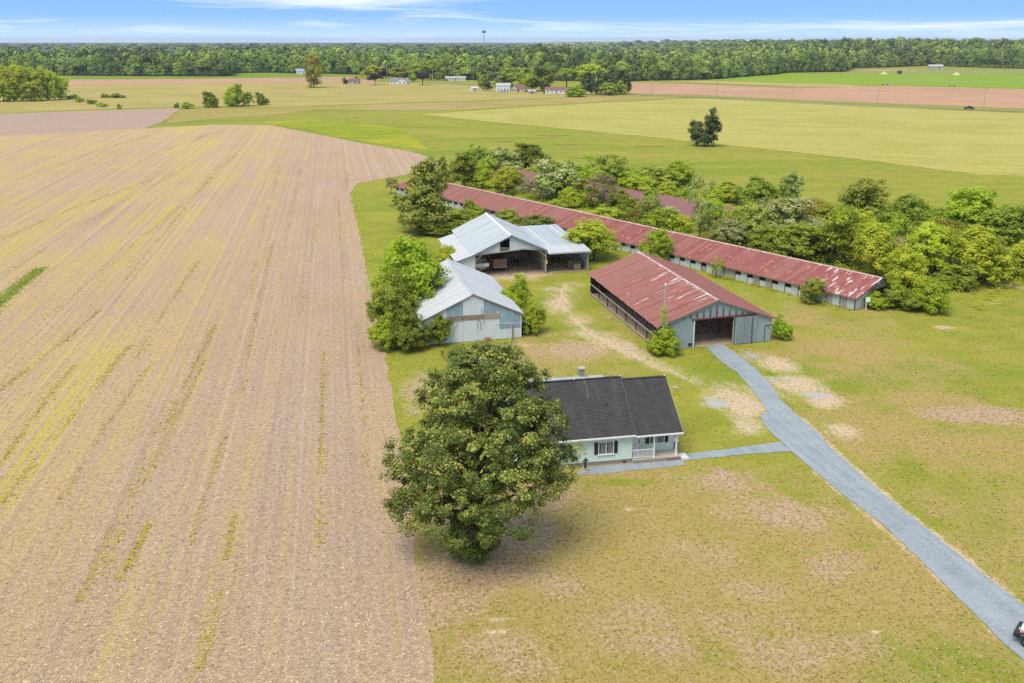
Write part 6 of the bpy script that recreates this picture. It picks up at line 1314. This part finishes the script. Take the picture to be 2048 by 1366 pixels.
far_house('white_house', (-7.01, 698.47), 11, 7, 4.6, 1.8, M_fw, M_fsh, 'tall white house half hidden by the dark tree', 'house', R(-8), None, 4)
far_house('cottage', (5.02, 691.66), 9.5, 7, 2.7, 2.6, M_fbeige, M_fmar, 'beige cottage with maroon roof beside the white house', 'house', R(-14), (-3.2, 4.6, .8), 3)
far_house('garden_shed', (14.94, 668.83), 5.0, 4, 1.9, .9, M_fsh, M_fsh, 'low grey garden shed between cottage and maroon roofed house', 'shed', R(5), None, 1)
far_house('long_house', (33.23, 668.83), 17, 8, 2.9, 2.0, M_fw, M_fmar, 'long pale house with maroon roof by the cedar row', 'house', R(-7), None, 5)
far_house('farm_building', (-246.70, 1055.03), 12, 8, 4.0, 2.2, M_fw, M_fblue, 'pale blue farm building at the left woods edge', 'building', R(10), None, 2)
far_house('trailer', (581.87, 1237.00), 20, 4, 5, 1.0, M_fsh, M_fw, 'grey farm trailer on the tan headland', 'trailer', R(4), None, 2)
o = empty('blue_deck', (*(-6.15, 688.30), 0), R(-8), 'blue railed deck before the tall white house', 'deck')
MB().box(-4, 4, -2, 0, .4, .6).build('deck_floor', M_fblue, o); MB().box(-4, 4, -2, -1.9, .6, 1.5).build('deck_rail', M_fblue, o)
for sx in (-3.5, 3.5): MB().box(sx - .1, sx + .1, -1.9, -1.7, 0, .4).build('deck_leg', M_fblue, o)

# ------------------------------------------------------------------ vehicles
def car(name, loc, rz, paint, label, cat, pickup=False, s=1.0):
    o = empty(name, (*loc, .04), rz, label, cat); o.scale = (s, s, s)
    b = MB(); prof = [(-2.2, .35), (2.2, .35), (2.25, .8), (1.2, .95), (.55, 1.5), (-1.0 if not pickup else -.5, 1.52), (-1.6 if not pickup else -.75, 1.0), (-2.2, .95)]
    b.prism(prof, -.88, .88); b.build('body', paint, o)
    g = [(1.02, .98), (.5, 1.44), (-.9 if not pickup else -.45, 1.46), (-1.35 if not pickup else -.6, 1.0)]
    b = MB(); b.prism(g, -.89, .89); b.build('windows', M_glass, o)
    for x_ in (-1.35, 1.35):
        for y_ in (-.85, .85):
            b = MB(); b.tube([(x_, y_ - .11, .33), (x_, y_ + .11, .33)], [.33, .33], 14); t_ = b.build('wheel', M_black, o); b = MB(); b.tube([(x_, y_ - .12, .33), (x_, y_ + .12, .33)], [.18, .18], 10); b.build('rim', M_fsh, t_)
    for y_ in (-.6, .6): MB().box(2.2, 2.27, y_ - .2, y_ + .2, .62, .78).build('headlight', M_white, o)
    return o
M_darkcar = plain('dark_car_paint', (.03, .03, .035), (.02, .02, .025), 2, .25, .6); M_whitecar = plain('white_car_paint', (.72, .72, .72), (.66, .66, .66), 2, .25, .6)
car('pickup_truck', (264.90, 517.00), R(-9), M_darkcar, 'dark pickup truck driving along the far road', 'pickup', True, 1.25)
MB_ = MB(); MB_.box(.2, 2.1, -.8, .8, .96, 1.0)
car('parked_car', (-74.22, 907.74), R(5), M_whitecar, 'white car parked left of the mobile home', 'car')
car('parked_car', (-64.62, 879.77), R(3), M_darkcar, 'dark car parked before the mobile home', 'car')
car('parked_car', (32.93, 662.58), R(-5), M_whitecar, 'white car parked before the maroon roofed long house', 'car')
car('parked_car', (25.51, 672.00), R(40), M_darkcar, 'dark car left of the maroon roofed long house', 'car')
# white off-roader entering the picture on the driveway
M_trim = plain('black_plastic', (.025, .025, .028), (.035, .035, .038), 4, .6)
sv = empty('off_road_car', (0, 0, .05), 0, 'white off road car with black bumper on the driveway edge', 'car')
b = MB(); b.box(-.9, 1.55, -.66, .66, .62, 1.12); b.prism([(-2.1, .6), (-.9, .6), (-.9, 1.2), (-2.1, 1.2)], -.78, .78); b.build('body', M_whitecar, sv)
b = MB(); b.prism([(-.9, 1.12), (1.52, 1.12), (1.45, 1.2), (-.85, 1.26)], -.6, .6); b.build('bonnet', M_whitecar, sv)
b = MB(); b.prism([(-2.1, 1.2), (-.7, 1.2), (-.95, 1.75), (-2.1, 1.78)], -.72, .72); b.build('cabin', M_glass, sv); MB().box(-2.15, -.9, -.74, .74, 1.78, 1.84).build('roof', M_trim, sv)
b = MB(); b.prism([(1.5, .45), (1.85, .45), (1.9, .72), (1.55, .76)], -.8, .8); b.build('bumper', M_trim, sv)
gr_ = MB().box(1.55, 1.6, -.6, .6, .74, 1.14).build('grille', M_trim, sv)
for i in range(7): MB().box(1.6, 1.615, -.36 + i * .12 - .03, -.36 + i * .12 + .03, .78, 1.08).build('grille_slot', M_black, gr_)
for y_ in (-.5, .5): b = MB(); b.tube([(1.58, y_, .98), (1.64, y_, .98)], [.1, .1], 14); b.build('headlight', M_white, sv)
M_or = plain('orange_lens', (.65, .16, .05), (.55, .12, .04), 3, .3)
for y_ in (-.8, .8): MB().box(1.3, 1.5, y_ - .05, y_ + .05, .93, 1.0).build('indicator', M_or, sv)
for y_ in (-.78, .78):
    for x_ in (1.0, -1.5):
        b = MB(); b.prism([(x_ - .58, .6), (x_ - .4, .9), (x_ + .4, .9), (x_ + .58, .7), (x_ + .55, .78), (x_ + .42, .97), (x_ - .42, .97), (x_ - .62, .66)], y_ - .14, y_ + .14); b.build('fender', M_trim, sv)
        b = MB(); b.tube([(x_, y_ - .13, .38), (x_, y_ - .1, .38), (x_, y_ + .1, .38), (x_, y_ + .13, .38)], [.34, .39, .39, .34], 18); t_ = b.build('wheel', M_black, sv)
        b = MB(); b.tube([(x_, y_ - .14, .38), (x_, y_ + .14, .38)], [.2, .2], 12); b.build('rim', M_fsh, t_)
    MB().box(-.55, -.4, y_ - .2 if y_ < 0 else y_ + .02, y_ - .02 if y_ < 0 else y_ + .2, 1.15, 1.32).build('mirror', M_trim, sv)
sx_, sy_ = (34.05, 50.66); ang = R(137); sv.rotation_euler = (0, 0, ang)
sv.location = (sx_ - 1.0 * math.cos(ang) + .45, sy_ - 1.0 * math.sin(ang) + .35, .05)

# ------------------------------------------------------------------ irrigation pivot, mast, heaps
pv = empty('irrigation_pivot', (*(329.07, 791.82), 0), 0, 'wheeled irrigation pivot standing in the vivid green field', 'irrigation pivot')
A = [(327.27, 787.45), (378.22, 770.40), (426.65, 742.26)]; O_ = Vector((*A[0], 0))
for k in range(2):
    a_, b_ = Vector((*A[k], 0)) - O_, Vector((*A[k + 1], 0)) - O_
    pts = [a_.lerp(b_, t / 6) + Vector((0, 0, 4.0 + .9 * math.sin(math.pi * t / 6))) for t in range(7)]; MB().tube(pts, [.1] * 7, 6).build('span_pipe', M_fsh, pv)
    b = MB()
    for t in range(6): m_ = (pts[t] + pts[t + 1]) / 2 - Vector((0, 0, 1.2)); b.bar(pts[t], m_, .05); b.bar(m_, pts[t + 1], .05)
    b.build('truss', M_fsh, pv)
for a_ in A:
    c_ = Vector((*a_, 0)) - O_; b = MB()
    for sx in (-1.8, 1.8): b.bar(c_ + Vector((sx, 0, .6)), c_ + Vector((0, 0, 4.0)), .12)
    b.bar(c_ + Vector((-1.8, 0, .6)), c_ + Vector((1.8, 0, .6)), .12); b.build('tower_frame', M_fsh, pv)
    for sx in (-1.8, 1.8): b = MB(); b.tube([c_ + Vector((sx, -.15, .6)), c_ + Vector((sx, .15, .6))], [.6, .6], 12); b.build('wheel', M_black, pv)
M_sand = plain('yellow_sand', (.55, .45, .22), (.48, .40, .2), 1.0)
for p_, lab in (((435.98, 1055.03), 'yellow heap left in the vivid green field'), ((509.79, 1032.22), 'yellow heap right in the vivid green field')):
    me = bpy.data.meshes.new('sand_heap'); bm = bmesh.new(); bmesh.ops.create_cone(bm, cap_ends=True, segments=14, radius1=4.5, radius2=.6, depth=3.4)
    for v_ in bm.verts: v_.co.z += 1.7; v_.co.x *= random.uniform(.85, 1.2)
    bm.to_mesh(me); bm.free(); me.materials.append(M_sand); o = link('sand_heap', me); o.location = (*p_, 0); tag(o, lab, 'heap')
o = far_house('hunting_hut', (461.47, 1070.80), 4, 3, 3.0, .6, M_darkwood, M_darkwood, 'dark small hut at the edge of the vivid green field', 'hut', 0, None, 0)
mx, my = (-59.15, 1909.46); tw = empty('cell_tower', (mx * .93, 1500, 0), 0, 'thin cell mast rising above the middle woods', 'mast'); tw.location.x = (968 - 1024) / 1765 * 1500 * .972 + .0
b = MB(); b.tube([(0, 0, 0), (0, 0, 56)], [.9, .5], 8); b.build('mast_shaft', M_fsh, tw)
for i in range(6):
    a_ = i * math.pi / 3; b = MB(); b.bar((2.6 * math.cos(a_), 2.6 * math.sin(a_), 50.5), (2.6 * math.cos(a_), 2.6 * math.sin(a_), 54), 1.0, .5); b.build('antenna_panel', M_dark, tw)
b = MB(); b.tube([(0, 0, 51.5), (0, 0, 52.2)], [2.5, 2.5], 6); b.build('antenna_platform', M_dark, tw)
# small things lying about the yard
for p_, L_, lab in (((14.05, 121.42), .9, 'white plank lying beside the red barn'), ((18.89, 95.12), .8, 'pale board lying right of the house')):
    b = MB(); b.box(-L_ / 2, L_ / 2, -.15, .15, .02, .14); b.box(-L_ / 2 + .1, L_ / 2 - .3, -.1, .12, .14, .2); o = b.build('board', M_palewood); o.location = (*p_, 0); o.rotation_euler = (0, 0, R(-35) if L_ < 1 else R(15)); tag(o, lab, 'board')

# ------------------------------------------------------------------ air
hz = MB().box(-9500, 9500, -3200, 14500, -1.2, 66).build('haze', M_white); hz.data.materials.clear()
hm = bpy.data.materials.new('thin_air'); hm.use_nodes = True; hm.node_tree.nodes.clear()
ho = hm.node_tree.nodes.new('ShaderNodeOutputMaterial'); hv = hm.node_tree.nodes.new('ShaderNodeVolumePrincipled')
hv.inputs['Color'].default_value = (.72, .84, 1.0, 1); hv.inputs['Density'].default_value = .00007; hv.inputs['Anisotropy'].default_value = .2
hm.node_tree.links.new(hv.outputs[0], ho.inputs['Volume']); hz.data.materials.append(hm)
tag(hz, 'thin pale haze over the far fields', kind='stuff')
